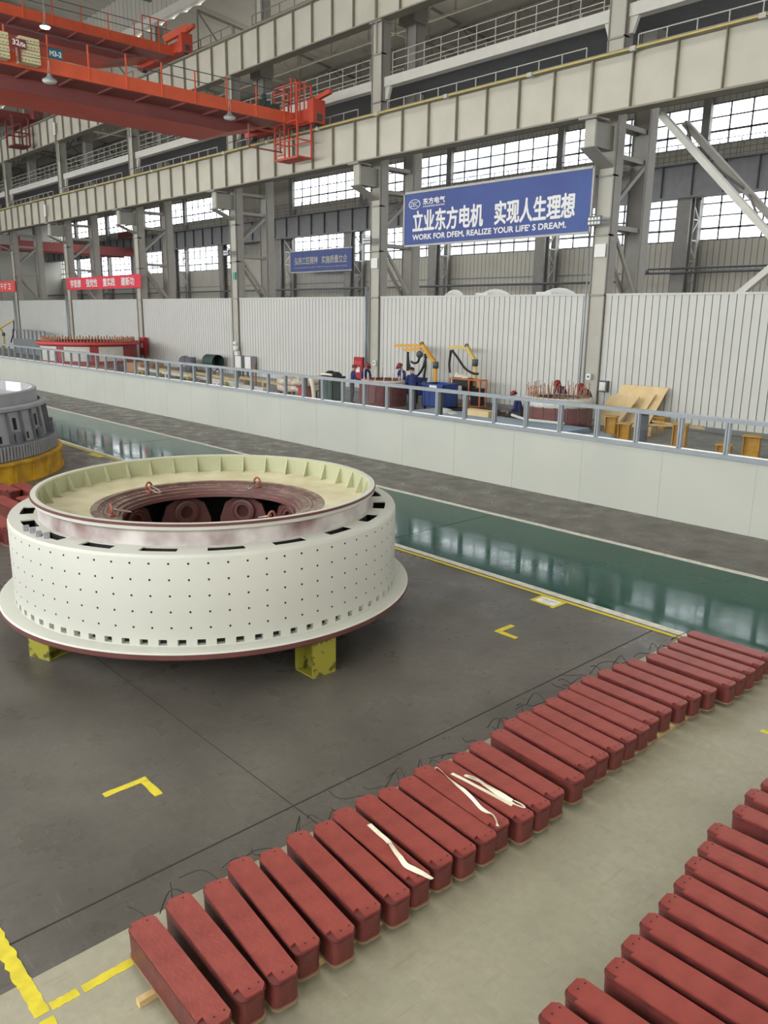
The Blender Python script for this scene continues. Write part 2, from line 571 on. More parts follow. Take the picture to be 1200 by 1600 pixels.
# walls and roof of the hall
b = MB(); b.box(WEST - .3, WEST, -12, 45, 0, 27); struct(b.build('wall_west', M['far_panel']))
b = MB(); b.box(EAST, EAST + .3, -12, 45, 0, 27); struct(b.build('wall_east', M['far_panel']))
b = MB()
b.box(WEST, EAST, -12.3, -12, 0, 5.4); b.box(WEST, EAST, -12.3, -12, 13.6, 25)
for i in range(20):
    x = WEST + 6.1 * i
    b.box(x - .25, x + .25, -12.3, -12, 5.4, 13.6)
struct(b.build('wall_south', M['far_panel']))
b = MB()
for a, z1, c, z2 in ((-12.3, 24.6, 8, 27.2), (8, 27.2, 28.6, 24.6)):
    n = 150
    for i in range(n):
        x0 = WEST + (EAST - WEST) * i / n
        x1 = WEST + (EAST - WEST) * (i + 1) / n
        xm = x0 + (x1 - x0) * .5
        b.quad((x0, a, z1), (xm, a, z1 + .1), (xm, c, z2 + .1), (x0, c, z2))
        b.quad((xm, a, z1 + .1), (x1, a, z1), (x1, c, z2), (xm, c, z2 + .1))
struct(b.build('ceiling', M['roof']))
b = MB()
for i in range(75):
    x0 = WEST + (EAST - WEST) * i / 75
    x1 = WEST + (EAST - WEST) * (i + 1) / 75
    xm = (x0 + x1) / 2
    b.quad((x0, 28.3, 21.8), (xm, 28.3, 21.92), (xm, 45, 20.12), (x0, 45, 20.0))
    b.quad((xm, 28.3, 21.92), (x1, 28.3, 21.8), (x1, 45, 20.0), (xm, 45, 20.12))
struct(b.build('ceiling_side_bay', M['roof']))
# high wall strip over the eaves beam
b = MB(); corrugated(b, WEST, EAST, 28.25, 22.45, 24.9, 0.6, 0.04, 0.03)
struct(b.build('wall_clerestory', [M['far_panel'], M['panel_gap']]))
b = MB(); b.box(WEST, EAST, 28.0, 28.5, 21.95, 22.45); struct(b.build('trim_5', M['beam']))

# roof trusses of the main bay (one per column) and of the side bay
for i, x in enumerate(CX):
    b = MB()
    b.box(x - .12, x + .12, -12, 28.3, 23.4, 23.62)
    ys = [-12 + 40.3 * k / 14 for k in range(15)]
    for k in range(14):
        zt = lambda y: 24.45 + 2.6 * (1 - abs(y - 8) / 20.3)
        b.bar((x, ys[k], 23.5), (x, ys[k + 1], zt(ys[k + 1])) if k % 2 == 0 else (x, ys[k + 1], 23.5), .1)
        if k % 2:
            b.bar((x, ys[k], zt(ys[k])), (x, ys[k + 1], 23.5), .1)
        b.bar((x, ys[k], 23.5), (x, ys[k], zt(ys[k])), .08)
        b.bar((x, ys[k], zt(ys[k])), (x, ys[k + 1], zt(ys[k + 1])), .16)
    struct(b.build('roof_truss', M['truss']))
b = MB()
for i in range(10):
    x = WEST + 12.2 * i + 3
    for k in range(6):
        y0, y1 = 28.4 + 2.6 * k, 28.4 + 2.6 * (k + 1)
        zt = lambda y: 21.65 - (y - 28.4) * .108
        b.bar((x, y0, 18.9), (x, y1, 18.9), .12)
        b.bar((x, y0, zt(y0)), (x, y1, zt(y1)), .12)
        b.bar((x, y0, 18.9), (x, y1, zt(y1)), .07) if k % 2 else b.bar((x, y0, zt(y0)), (x, y1, 18.9), .07)
        b.bar((x, y0, 18.9), (x, y0, zt(y0)), .07)
for y in (33.6, 38.8):
    for z in (18.9, 20.9 if y < 34 else 20.4):
        b.box(WEST, EAST, y - .06, y + .06, z - .06, z + .06)
    n = 36
    for i in range(n):
        x0, x1 = WEST + 121 * i / n, WEST + 121 * (i + 1) / n
        b.bar((x0, y, 18.9), (x0, y, 20.3), .06)
        b.bar((x0, y, 18.9 if i % 2 else 20.3), (x1, y, 20.3 if i % 2 else 18.9), .06)
struct(b.build('roof_truss_side_bay', M['truss']))

# ---------------------------------------------------------------- far wall with two window bands
FX = [-22.3 + 9.28 * (2 - i) for i in range(13)]
YB = 44.0
DOORBAY = 6       # the clad bay between two posts, with the door
b = MB()
win_n = 0
for i in range(len(FX) - 1):
    x1, x0 = FX[i], FX[i + 1]
    if i == DOORBAY:
        corrugated(b, x0, x1, YB, 6.8, 15.5, 0.34, 0.03, 0.03)
        corrugated(b, x0, x0 + 3.9, YB, 0, 6.8, 0.34, 0.03, 0.03)
        corrugated(b, x1 - .7, x1, YB, 0, 6.8, 0.34, 0.03, 0.03)
        b.box(x0 + 3.9, x1 - .7, YB - .02, YB, 5.25, 6.8, 0)
    else:
        corrugated(b, x0, x1, YB, 0, 7.92, 0.34, 0.03, 0.03)
        corrugated(b, x0, x1, YB, 10.47, 12.76, 0.34, 0.03, 0.03)
        corrugated(b, x0, x1, YB, 14.84, 15.5, 0.34, 0.03, 0.03)
b.box(WEST, EAST, YB + .05, YB + .1, 15.5, 21.5)
b.box(WEST, EAST, YB - .04, YB, 6.28, 6.36, 1)
struct(b.build('wall_north', [M['far_panel'], M['panel_gap']]))
for i in range(len(FX) - 1):
    x1, x0 = FX[i], FX[i + 1]
    if i == DOORBAY:
        continue
    for z0, z1, rows in ((7.92, 10.47, 4), (12.76, 14.84, 3)):
        win_n += 1
        f = MB()
        f.box(x0, x1, YB, YB + .08, z0, z0 + .07); f.box(x0, x1, YB, YB + .08, z1 - .06, z1)
        n = 8
        for k in range(n + 1):
            x = x0 + (x1 - x0) * k / n
            f.box(x - .04, x + .04, YB, YB + .07, z0, z1)
        for k in range(1, rows):
            z = z0 + (z1 - z0) * k / rows
            t = .055 if k == 1 else .035
            f.box(x0, x1, YB, YB + .06, z - t, z + t)
        fr = struct(f.build('window_%d' % win_n, M['frame']))
        g = MB(); g.quad((x0, YB + .04, z0), (x1, YB + .04, z0), (x1, YB + .04, z1), (x0, YB + .04, z1))
        g.build('glass', M['win_glass'], fr)
# door in the clad bay
x1, x0 = FX[DOORBAY], FX[DOORBAY + 1]
f = MB()
f.box(x0 + 3.9, x0 + 4.07, YB - .1, YB + .1, 0, 5.25); f.box(x1 - .86, x1 - .7, YB - .1, YB + .1, 0, 5.25)
f.box(x0 + 3.9, x1 - .7, YB - .1, YB + .1, 5.15, 5.3)
struct(f.build('door_1', M['far_post']))

# posts of the far wall: wide front leg, slim rear leg, zigzag lacing between
for i, x in enumerate(FX):
    b = MB()
    b.box(x - .4, x + .4, 42.2, 42.28, 0, 10.0); b.box(x - .4, x + .4, 42.6, 42.68, 0, 10.0); b.box(x - .05, x + .05, 42.25, 42.6, 0, 10.0)
    b.box(x - .22, x + .22, 43.66, 43.95, 0, 15.5)
    b.box(x + .14, x + .23, 43.58, 43.66, 0, 10.0, 1); b.box(x + .14, x + .23, 42.68, 42.74, 0, 10.0, 1)
    for k in range(9):
        z = 0.4 + k * 1.07
        b.bar((x + .18, 42.65, z), (x + .18, 43.62, z), .07, mi=1)
        b.bar((x + .18, 42.65 if k % 2 else 43.62, z), (x + .18, 43.62 if k % 2 else 42.65, z + 1.07), .07, mi=1)
    b.box(x + .32, x + .4, 42.14, 42.2, 0, 9.9)
    struct(b.build('far_column', [M['far_post'], M['rail']]))
# dark crane girder along the far wall with its walkway rail
b = MB()
b.box(WEST, EAST, 42.25, 42.32, 10.05, 11.65, 0); b.box(WEST, EAST, 42.0, 42.6, 9.97, 10.05, 0); b.box(WEST, EAST, 42.0, 42.6, 11.65, 11.73, 0)
for i in range(70):
    x = EAST - 1.72 * i
    b.box(x - .025, x + .025, 42.1, 42.25, 10.05, 11.65, 1)
struct(b.build('far_crane_girder', [M['dark_girder'], M['alu_dark']]))
b = MB(); railing(b, WEST, EAST, 42.75, 11.73, 1.05, 1.15, (0.25, .5, .75, 1.0), .02); b.box(WEST, EAST, 42.6, 43.6, 11.65, 11.71)
struct(b.build('far_walkway_rail', M['far_post']))
b = MB()
b.tube([(WEST, 41.9, 5.75), (-24.5, 41.9, 5.75)], .07); b.tube([(-24.5, 41.9, 5.75), (-23.9, 41.9, 6.3)], .1); b.tube([(-23.9, 41.9, 6.38), (EAST, 41.9, 6.38)], .055); b.tube([(-23.9, 41.9, 6.15), (EAST, 41.9, 6.15)], .055)
tag(b.build('pipe', M['alu_dark']), 'long grey pipe running along the far wall below the lower windows', 'pipe')

# ---------------------------------------------------------------- column line between the bays
YW = 26.3
for i in range(len(CX) - 1):                               # white ribbed partition between columns
    x1, x0 = CX[i] - .33, CX[i + 1] + .33
    b = MB()
    corrugated(b, x0, x1, YW + .02, .16, 4.55, .27, .028, .02)
    b.box(x0, x1, YW - .02, YW + .1, 4.5, 4.57, 0)
    b.box(x0, x1, YW + .05, YW + .12, 0, 4.55, 0)
    b.box(x0, x1, YW - .03, YW + .05, 0, .16, 1)
    if i == 0:
        x0 = -16.6
    o = b.build('wall_partition', [M['panel'], M['panel_gap']])
    struct(o)

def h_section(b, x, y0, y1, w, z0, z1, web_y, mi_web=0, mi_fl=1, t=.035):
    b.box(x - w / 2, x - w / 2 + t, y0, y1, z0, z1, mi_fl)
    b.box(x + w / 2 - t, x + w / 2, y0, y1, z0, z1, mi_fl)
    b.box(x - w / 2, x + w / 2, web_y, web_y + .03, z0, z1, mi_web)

NAMES = ['just east of the view', 'beside the big blue banner and the plywood', 'beside the red fire box and the small jib crane',
         'beside the green fan', 'at the near edge of the pink banner', 'at the far edge of the pink banner', 'beside the pale red banner', 'second from the hall end', 'at the hall end']
for i, x in enumerate(CX):
    t = thing('steel_column', 'tall beige built-up steel column ' + NAMES[i], 'column', (x, 26.5, 0), 0, 'columns between the two bays')
    b = MB()
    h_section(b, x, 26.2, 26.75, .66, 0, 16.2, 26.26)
    for z in (4.52, 6.6, 8.6, 13.0, 14.95):
        b.box(x - .33, x + .33, 26.2, 26.5, z - .03, z + .03, 1)
    b.box(x - .4, x + .4, 26.1, 26.8, 16.2, 16.28, 1)
    b.box(x - .02, x + .02, 26.14, 26.27, 14.98, 16.2, 0)
    b.build('front_leg', [M['column'], M['column_side']], t)
    b = MB()
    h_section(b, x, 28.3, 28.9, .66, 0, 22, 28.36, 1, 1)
    b.box(x - .5, x + .5, 28.0, 28.9, 16.6, 18.0, 1)
    b.build('rear_leg', [M['column'], M['column_side']], t)
    b = MB()
    for z in (9.27, 10.3, 6.9):
        b.bar((x + .2, 26.7, z), (x + .2, 28.35, z), .1, .16)
        b.bar((x - .2, 26.7, z), (x - .2, 28.35, z), .1, .16)
    for p, q in (((26.75, 7.83), (28.3, 9.1)), ((26.75, 6.6), (28.25, 4.7)), ((26.75, 4.0), (28.3, 2.2))):
        for s in (-.25, .25):
            b.bar((x + s, p[0], p[1]), (x + s, q[0], q[1]), .1, .14)
    b.build('bracing', M['column_side'], t)
    b = MB()
    b.box(x - .2, x + .2, 25.05, 25.15, 9.35, 10.25, 0)
    b.box(x - .18, x + .18, 25.1, 26.25, 9.4, 10.2, 1)
    b.add([(x - .3, 24.95, 9.35), (x + .3, 24.95, 9.35), (x + .3, 26.25, 8.85), (x - .3, 26.25, 8.85),
           (x - .3, 24.95, 9.39), (x + .3, 24.95, 9.39), (x + .3, 26.25, 8.89), (x - .3, 26.25, 8.89)],
          [(0, 3, 2, 1), (4, 5, 6, 7), (0, 1, 5, 4), (2, 3, 7, 6), (1, 2, 6, 5), (0, 4, 7, 3)], 1)
    b.box(x - .36, x + .36, 24.85, 25.65, 10.24, 10.3, 1)
    b.build('girder_bracket', [M['column'], M['column_side']], t)
    if i < 7:
        b = MB(); h_section(b, x, 28.3, 28.7, .5, 18, 24.2, 28.34); b.build('roof_post', [M['column'], M['column_side']], t)

# lower crane runway girder
def runway(name, label, y, z0, z1, fl, conductor):
    t = thing(name, label, 'crane girder', (-50, y, z0))
    b = MB()
    b.box(WEST, EAST, y + .02, y + .06, z0, z1, 0)
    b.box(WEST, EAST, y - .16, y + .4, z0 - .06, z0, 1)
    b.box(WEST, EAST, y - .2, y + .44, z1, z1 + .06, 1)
    x = CX[0] + 12.2
    k = 0
    while x > WEST:
        wd = .07 if k % 8 == 0 else .035
        b.box(x - wd / 2, x + wd / 2, y - .12, y + .02, z0, z1, 1)
        x -= 12.2 / 8
        k += 1
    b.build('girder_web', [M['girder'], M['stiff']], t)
    b = MB(); b.box(WEST, EAST, y + .04, y + .14, z1 + .06, z1 + .2); b.build('crane_rail', M['stiff'], t)
    if conductor:
        b = MB(); b.box(WEST, EAST, y - .3, y - .26, z1 + .0, z1 + .04, 0)
        for k in range(30):
            x = EAST - 4.05 * k
            b.box(x - .1, x + .1, y - .34, y - .2, z1 - .06, z1 + .08, 1)
        b.build('conductor_bar', [M['yellow_bar'], M['rail']], t)
    return t
runway('runway_girder', 'long beige lower crane girder with ribs and a yellow conductor bar', 25.0, 10.36, 12.0, .5, True)
runway('runway_girder', 'long beige upper crane girder carrying the higher orange crane', 26.2, 16.32, 18.08, .5, False)
b = MB()
b.box(WEST, EAST, 25.46, 26.15, 12.0, 12.06, 0)
for i in range(len(CX) - 1):
    railing(b, CX[i] - 1.0, CX[i + 1] + 1.0, 26.0, 12.1, .74, 1.0, (.55, 1.0), .017, 0, .5)
tag(b.build('walkway_railing', M['rail']), 'pale walkway railing along the top of the lower crane girder', 'railing')
b = MB()
for i in range(len(CX) - 1):
    railing(b, CX[i] - 1.0, CX[i + 1] + 1.0, 27.2, 18.3, 1.0, 1.2, (.55, 1.0), .02)
tag(b.build('walkway_railing', M['far_post']), 'dim railing along the top of the upper crane girder', 'railing')

# gallery floor over the side bay, its edge beams and railings
b = MB(); b.box(WEST, EAST, 26.75, 38.6, 13.72, 13.95); struct(b.build('gallery_floor', M['deck']))
for i in range(len(CX) - 1):
    x1, x0 = CX[i] - .33, CX[i + 1] + .33
    b = MB()
    b.box(x0, x1, 26.38, 26.75, 13.6, 14.0)
    for xs, s in ((x0, 1), (x1, -1)):
        b.add([(xs, 26.45, 13.6), (xs + s * .32, 26.45, 13.6), (xs + s * .14, 26.45, 13.1), (xs, 26.45, 13.1), (xs, 26.6, 13.6), (xs + s * .32, 26.6, 13.6), (xs + s * .14, 26.6, 13.1), (xs, 26.6, 13.1)],
              [(0, 1, 2, 3), (4, 7, 6, 5), (0, 4, 5, 1), (1, 5, 6, 2), (2, 6, 7, 3), (3, 7, 4, 0)])
    struct(b.build('gallery_beam', M['beam']))
b = MB()
for i in range(len(CX) - 1):
    railing(b, CX[i] - .75, CX[i + 1] + .75, 26.5, 14.0, .93, 1.0, (.36, .68, 1.0), .015)
tag(b.build('gallery_railing', M['rail']), 'pale three-rail railing at the front edge of the gallery floor', 'railing')
b = MB()
for i in range(len(CX) - 1):
    railing(b, CX[i] - .75, CX[i + 1] + .75, 28.6, 14.0, 1.0, 1.25, (.36, .68, 1.0), .02)
tag(b.build('gallery_railing', M['rail']), 'second railing set back behind the front gallery railing', 'railing')

# cross bracing between the two nearest columns: two planes tied together
t = thing('cross_brace', 'big beige X-shaped brace beyond the column by the blue banner', 'brace', (-10.8, 26.6, 0))
for y, nm in ((26.75, 'front_brace'), (28.4, 'rear_brace')):
    b = MB()
    b.bar((-15.25, y, 10.4), (-5.2, y, .35), .2, .3, upv=(0, 1, 0))
    b.bar((-16.5, y, .55), (-5.2, y, 10.3), .2, .3, upv=(0, 1, 0))
    b.build(nm, M['beam'] if y < 27 else M['column_side'], t)
b = MB()
for k in range(8):
    f0, f1 = k / 8, (k + 1) / 8
    p = lambda f, y: (-15.25 + 10.05 * f, y, 10.4 - 10.05 * f)
    b.bar(p(f0, 26.75 if k % 2 else 28.4), p(f1, 28.4 if k % 2 else 26.75), .06)
b.build('tie', M['far_post'], t)

# ================================================================ foreground: the big white ring
RC = (-8.356, 4.874)
def ring_part(parent, name, prof, mats, n=152, mis=None, smooth=False):
    b = MB(); b.lathe((RC[0], RC[1], 0), prof, n, 0, smooth=smooth, mis=mis)
    return b.build(name, mats, parent)
t = thing('rotor_ring', 'huge white primed steel ring with holed drum wall on yellow blocks', 'machine part', (RC[0], RC[1], .42))
ring_part(t, 'base_flange', [(1.9, .42), (2.41, .42), (2.425, .435), (2.425, .485), (2.41, .5), (2.25, .5)], [M['ring_white'], M['maroon']], mis=[1, 1, 1, 0, 0], n=152)
# drum wall: 76 square windows at the foot, five rows of shade-dark discs for drilled holes above
NB, RD, Z0, Z1 = 76, 2.256, .5, 1.43
b = MB()
def rp(r_, a, z):
    return (RC[0] + r_ * math.cos(a), RC[1] + r_ * math.sin(a), z)
zs0, zs1 = .512, .572
off = R(-11.77 + .7)
for i in range(NB):
    a0 = off + 2 * PI * i / NB
    st = 2 * PI / NB
    aw = a0 + st * .44                                     # slot occupies a0..aw
    am = (aw + a0 + st) / 2
    for p, q in ((a0, aw), (aw, am), (am, a0 + st)):
        b.add([rp(RD, p, zs1), rp(RD, q, zs1), rp(RD, q, .60), rp(RD, p, .60)], [(0, 1, 2, 3)], 0)
        b.add([rp(RD, p, .60), rp(RD, q, .60), rp(RD, q, 1.40), rp(RD, p, 1.40)], [(0, 1, 2, 3)], 0, True)
        b.add([rp(RD, p, 1.40), rp(RD, q, 1.40), rp(RD - .012, q, Z1), rp(RD - .012, p, Z1)], [(0, 1, 2, 3)], 0)
        b.add([rp(RD, p, Z0), rp(RD, q, Z0), rp(RD, q, zs0), rp(RD, p, zs0)], [(0, 1, 2, 3)], 0)
        if p >= aw:
            b.add([rp(RD, p, zs0), rp(RD, q, zs0), rp(RD, q, zs1), rp(RD, p, zs1)], [(0, 1, 2, 3)], 0)
    ri = RD - .06
    b.add([rp(RD, a0, zs0), rp(RD, aw, zs0), rp(ri, aw, zs0), rp(ri, a0, zs0)], [(0, 1, 2, 3)], 0)
    b.add([rp(RD, a0, zs1), rp(RD, aw, zs1), rp(ri, aw, zs1), rp(ri, a0, zs1)], [(0, 3, 2, 1)], 0)
    b.add([rp(RD, a0, zs0), rp(ri, a0, zs0), rp(ri, a0, zs1), rp(RD, a0, zs1)], [(0, 1, 2, 3)], 0)
    b.add([rp(RD, aw, zs0), rp(RD, aw, zs1), rp(ri, aw, zs1), rp(ri, aw, zs0)], [(0, 1, 2, 3)], 0)
    b.add([rp(ri, a0, zs0), rp(ri, aw, zs0), rp(ri, aw, zs1), rp(ri, a0, zs1)], [(0, 1, 2, 3)], 1)
    ah = a0 + st * .72
    for k in range(5):
        z = .695 + .1625 * k
        rr = .0115
        b.add([rp(RD + .0015, ah + rr / RD * math.cos(2 * PI * q / 8), z + rr * math.sin(2 * PI * q / 8)) for q in range(8)], [tuple(range(8))], 1)
drum = b.build('drum_wall', [M['ring_white'], M['hole']], t)
# top deck with trapezoid windows between the drum wall and the neck
NW, RA, RB = 20, 1.985, 2.13
b = MB()
woff = R(-49.5)
for i in range(NW):
    a0 = woff + 2 * PI * i / NW
    st = 2 * PI / NW
    w1 = a0 + st * .56
    for p0, p1, hole in ((a0, w1, True), (w1, a0 + st, False)):
        ns = 4
        for k in range(ns):
            p, q = p0 + (p1 - p0) * k / ns, p0 + (p1 - p0) * (k + 1) / ns
            b.add([rp(RB, p, Z1), rp(RB, q, Z1), rp(2.244, q, Z1), rp(2.244, p, Z1)], [(0, 1, 2, 3)], 0)
            b.add([rp(RA - .09, p, Z1), rp(RA - .09, q, Z1), rp(RA, q, Z1), rp(RA, p, Z1)], [(0, 1, 2, 3)], 0)
            if not hole:
                b.add([rp(RA, p, Z1), rp(RA, q, Z1), rp(RB, q, Z1), rp(RB, p, Z1)], [(0, 1, 2, 3)], 0)
            else:
                b.add([rp(RB, p, Z1), rp(RB, q, Z1), rp(RB, q, Z1 - .015), rp(RB, p, Z1 - .015)], [(0, 1, 2, 3)], 0)
                b.add([rp(RA, p, Z1), rp(RA, q, Z1), rp(RA, q, Z1 - .015), rp(RA, p, Z1 - .015)], [(0, 1, 2, 3)], 0)
                for rw in (RA, RB):
                    b.add([rp(rw, p, Z1 - .015), rp(rw, q, Z1 - .015), rp(rw, q, Z1 - .35), rp(rw, p, Z1 - .35)], [(0, 1, 2, 3)], 1)  # pit walls painted near-black for the shade inside
                b.add([rp(RA, p, Z1 - .35), rp(RA, q, Z1 - .35), rp(RB, q, Z1 - .35), rp(RB, p, Z1 - .35)], [(0, 1, 2, 3)], 1)
        if hole:
            for p in (p0, p1):
                b.add([rp(RA, p, Z1), rp(RB, p, Z1), rp(RB, p, Z1 - .015), rp(RA, p, Z1 - .015)], [(0, 1, 2, 3)], 0)
b.build('top_deck', [M['ring_white'], M['hole']], t)
# neck: sprayed half white, half maroon
m = mat('half_sprayed_neck', (200, 194, 190), 0.5, rgb2=(128, 100, 98), scale=1.5, lo=.4, hi=.62)
ring_part(t, 'neck', [(1.95, Z1), (1.95, 1.585), (1.985, 1.592), (2.0, 1.605), (2.0, 1.638), (2.012, 1.642), (2.012, 1.664), (2.0, 1.668), (1.945, 1.668), (1.925, 1.655), (1.925, 1.445)],
          [m, M['maroon'], M['ring_white'], M['ring_cream']], mis=[0, 0, 2, 2, 1, 1, 1, 2, 3, 3], n=152)
# welded ribs inside the neck
for i in range(36):
    b = MB()
    a = R(5 + 10 * i)
    c, s = math.cos(a), math.sin(a)
    p = lambda r_, z, o: (RC[0] + r_ * c - o * s, RC[1] + r_ * s + o * c, z)
    for o in (-.009, .009):
        b.add([p(1.928, 1.445, o), p(1.83, 1.445, o), p(1.91, 1.64, o), p(1.928, 1.64, o)], [(0, 1, 2, 3)])
    b.add([p(1.83, 1.445, -.009), p(1.83, 1.445, .009), p(1.91, 1.64, .009), p(1.91, 1.64, -.009)], [(0, 1, 2, 3)])
    b.build('inner_rib', M['ring_cream'], t)
ring_part(t, 'inner_floor', [(1.93, 1.445), (1.375, 1.405)], [M['ring_floor']], n=120)
# machined stepped ring round the bore
ring_part(t, 'bore_ring', [(1.385, 1.41), (1.30, 1.41), (1.30, 1.395), (1.275, 1.395), (1.275, 1.385), (1.20, 1.385), (1.195, 1.37), (1.12, 1.365), (1.115, 1.34), (1.07, 1.335), (1.065, 1.30), (1.035, 1.30), (1.03, 1.255), (1.2, 1.25)],
          [M['steel'], M['maroon'], M['hole']], mis=[0, 1, 0, 1, 0, 1, 0, 1, 0, 1, 0, 1, 2], n=120)
b = MB()
for i in range(96):
    a = 2 * PI * i / 96
    b.cyl((RC[0] + 1.24 * math.cos(a), RC[1] + 1.24 * math.sin(a)), .011, 1.384, 1.3875, 8, 0, False)
b.build('bolt_holes', M['hole'], t)
# hollow inside: lower web, bosses
ring_part(t, 'inner_barrel', [(1.9, 1.4), (1.75, .5), (1.9, .44)], [M['hole']], n=80)  # near-black barrel paints in the shade of the hollow
b = MB()
b.lathe((RC[0], RC[1], 0), [(1.72, .62), (.55, .62), (.55, .5), (1.72, .5)], 80, 0)
for i in range(10):
    a = R(165 - 36 * i)
    cx, cy = RC[0] + 1.25 * math.cos(a), RC[1] + 1.25 * math.sin(a)
    d = Vector((math.cos(a), math.sin(a), 0))
    e = Vector((-d.y, d.x, 0))
    # upright plate with a round boss on the inner face
    pl = [Vector((cx, cy, 0)) + e * x + Vector((0, 0, z)) for x, z in ((-.34, .62), (.34, .62), (.34, .9), (.26, 1.12), (.14, 1.19), (-.14, 1.19), (-.26, 1.12), (-.34, .9))]
    b.add(pl + [p + d * .06 for p in pl], [tuple(range(8)), tuple(range(15, 7, -1))] + [(k, (k + 1) % 8, 8 + (k + 1) % 8, 8 + k) for k in range(8)])
    rings = ((.165, 0), (.165, .05), (.135, .06), (.13, .045), (.085, .045), (.08, .0), (.001, .0))
    n = 24
    vs = []
    for r_, q in rings:
        for k in range(n):
            an = 2 * PI * k / n
            vs.append(Vector((cx, cy, 1.02)) - d * q + e * r_ * math.cos(an) + Vector((0, 0, r_ * math.sin(an))))
    fs = [(j * n + k, j * n + (k + 1) % n, (j + 1) * n + (k + 1) % n, (j + 1) * n + k) for j in range(6) for k in range(n)]
    b.add(vs, fs, 0, False)
b.build('inner_web', M['maroon'], t)
# lifting eyes: four shackles on the bore ring
for px, py, a in ((-9.62, 4.62, 200), (-8.95, 6.02, 110), (-8.62, 3.72, 260), (-7.35, 4.95, 20)):
    a = math.atan2(py - RC[1], px - RC[0])
    cx, cy = RC[0] + 1.17 * math.cos(a), RC[1] + 1.17 * math.sin(a)
    e = Vector((-math.sin(a), math.cos(a), 0))
    d = Vector((-math.cos(a), -math.sin(a), 0))
    b = MB()
    c0 = Vector((cx, cy, 1.40))
    b.cyl((cx, cy), .04, 1.365, 1.41, 12)
    pts = [c0 + e * (.045 * math.cos(R(q))) + Vector((0, 0, .05 + .06 * math.sin(R(q)))) for q in range(-30, 211, 20)]
    b.tube(pts, .014, 8)
    s = b.build('lifting_eye', mat('rusty_red_steel', (150, 84, 66), 0.5), t)
    b = MB()
    pts = [c0 + d * (.02 + .10 * (1 - math.cos(R(q))) / 1.0) + e * (.04 * math.sin(R(q))) + Vector((0, 0, .06 - .03 * (1 - math.cos(R(q))))) for q in range(0, 361, 20)]
    b.tube(pts, .010, 8)
    b.build('shackle', M['steel'], s)
# small clamps on the deck
t2 = thing('clamp_set', 'small grey steel clamps lying on the white ring deck', 'clamps', (-8.25, 2.72, Z1))
b = MB()
for k, (dx, dy) in enumerate(((0, 0), (.07, -.04), (.15, -.07), (.23, -.1))):
    a = R(-90.5 + 3.2 * k + (k > 1) * 1.5)
    x, y = RC[0] + (2.17 - .02 * (k % 2)) * math.cos(a), RC[1] + (2.17 - .02 * (k % 2)) * math.sin(a)
    b.box(x - .012, x + .012, y - .03, y + .03, Z1, Z1 + .06)
    b.box(x - .03, x + .03, y - .012, y + .012, Z1 + .0, Z1 + .03)
b.build('clamp', M['grey_cast'], t2)
# yellow support blocks (open box sections standing on end)
def stand(x, y, rz, label):
    s = thing('support_block', label, 'support block', (0, 0, 0), 0, 'yellow blocks under the white ring')
    b = MB()
    b.box(-.012, .012, -.15, .15, 0, .42); b.box(-.3, 0, -.15, .15, 0, .018); b.box(-.3, 0, -.15, .15, .402, .42); b.box(-.3, -.28, -.15, .15, 0, .42)
    b.build('body', M['old_yellow'], s)
    b = MB(); b.box(-.28, -.01, -.01, .01, .018, .402); b.build('rib', M['old_yellow'], s)
    s.location = (x, y, 0)
    s.rotation_euler = (0, 0, rz)
    return s
stand(-6.03, 4.78, 0, 'chipped yellow steel block under the ring on its aisle-facing east side')
stand(-8.36, 2.72, R(-68), 'yellow steel block under the ring at the corner by the red coils')
stand(-10.6, 5.0, R(180), 'yellow steel block in shadow under the hidden far side of the ring')
stand(-8.36, 7.0, R(90), 'yellow steel block in shadow under the ring on its aisle side')

# ---------------------------------------------------------------- grey casting on the yellow ring stand
GC = (-20.96, 4.02)
def slab_round(b, a, r0, r1, r2, r3, z0, z1, hw, mi=0):
    """small upright slab at angle a: radii r0..r1 at the foot, r2..r3 at the head"""
    c, s = math.cos(a), math.sin(a)
    p = lambda r_, z, o: (GC[0] + r_ * c - o * s, GC[1] + r_ * s + o * c, z)
    b.add([p(r0, z0, -hw), p(r1, z0, -hw), p(r1, z0, hw), p(r0, z0, hw), p(r2, z1, -hw), p(r3, z1, -hw), p(r3, z1, hw), p(r2, z1, hw)],
          [(0, 1, 2, 3), (4, 7, 6, 5), (0, 4, 5, 1), (1, 5, 6, 2), (2, 6, 7, 3), (3, 7, 4, 0)], mi)
t = thing('ring_stand', 'round yellow ring stand with panelled wall under the grey casting', 'stand', (GC[0], GC[1], 0))
b = MB()
b.lathe((GC[0], GC[1], 0), [(3.2, 0), (3.62, 0), (3.62, .04), (3.57, .04), (3.57, .43), (3.62, .43), (3.62, .48), (3.2, .48)], 120)
b.build('wall', M['yellow_stand'], t)
for i in range(40):
    b = MB(); slab_round(b, 2 * PI * i / 40, 3.56, 3.60, 3.56, 3.60, .04, .43, .018); b.build('rib', M['yellow_stand'], t)
t = thing('grey_casting', 'big grey round casting with slotted staves standing on a yellow ring', 'machine part', (GC[0], GC[1], .48))
b = MB()
b.lathe((GC[0], GC[1], 0), [(2.9, .48), (3.47, .48), (3.47, .84), (3.2, .84)], 120)
b.build('toothed_base', M['grey_dark'], t)
b = MB()
for i in range(240):
    slab_round(b, 2 * PI * i / 240, 3.46, 3.52, 3.46, 3.52, .52, .82, .017)
b.build('teeth', M['grey_cast'], t)
b = MB()
b.lathe((GC[0], GC[1], 0), [(3.34, .84), (3.27, 1.5), (3.33, 1.53), (3.33, 1.6), (3.28, 1.62), (3.2, 1.62), (3.2, 1.5)], 120)
b.build('body', M['grey_cast'], t)
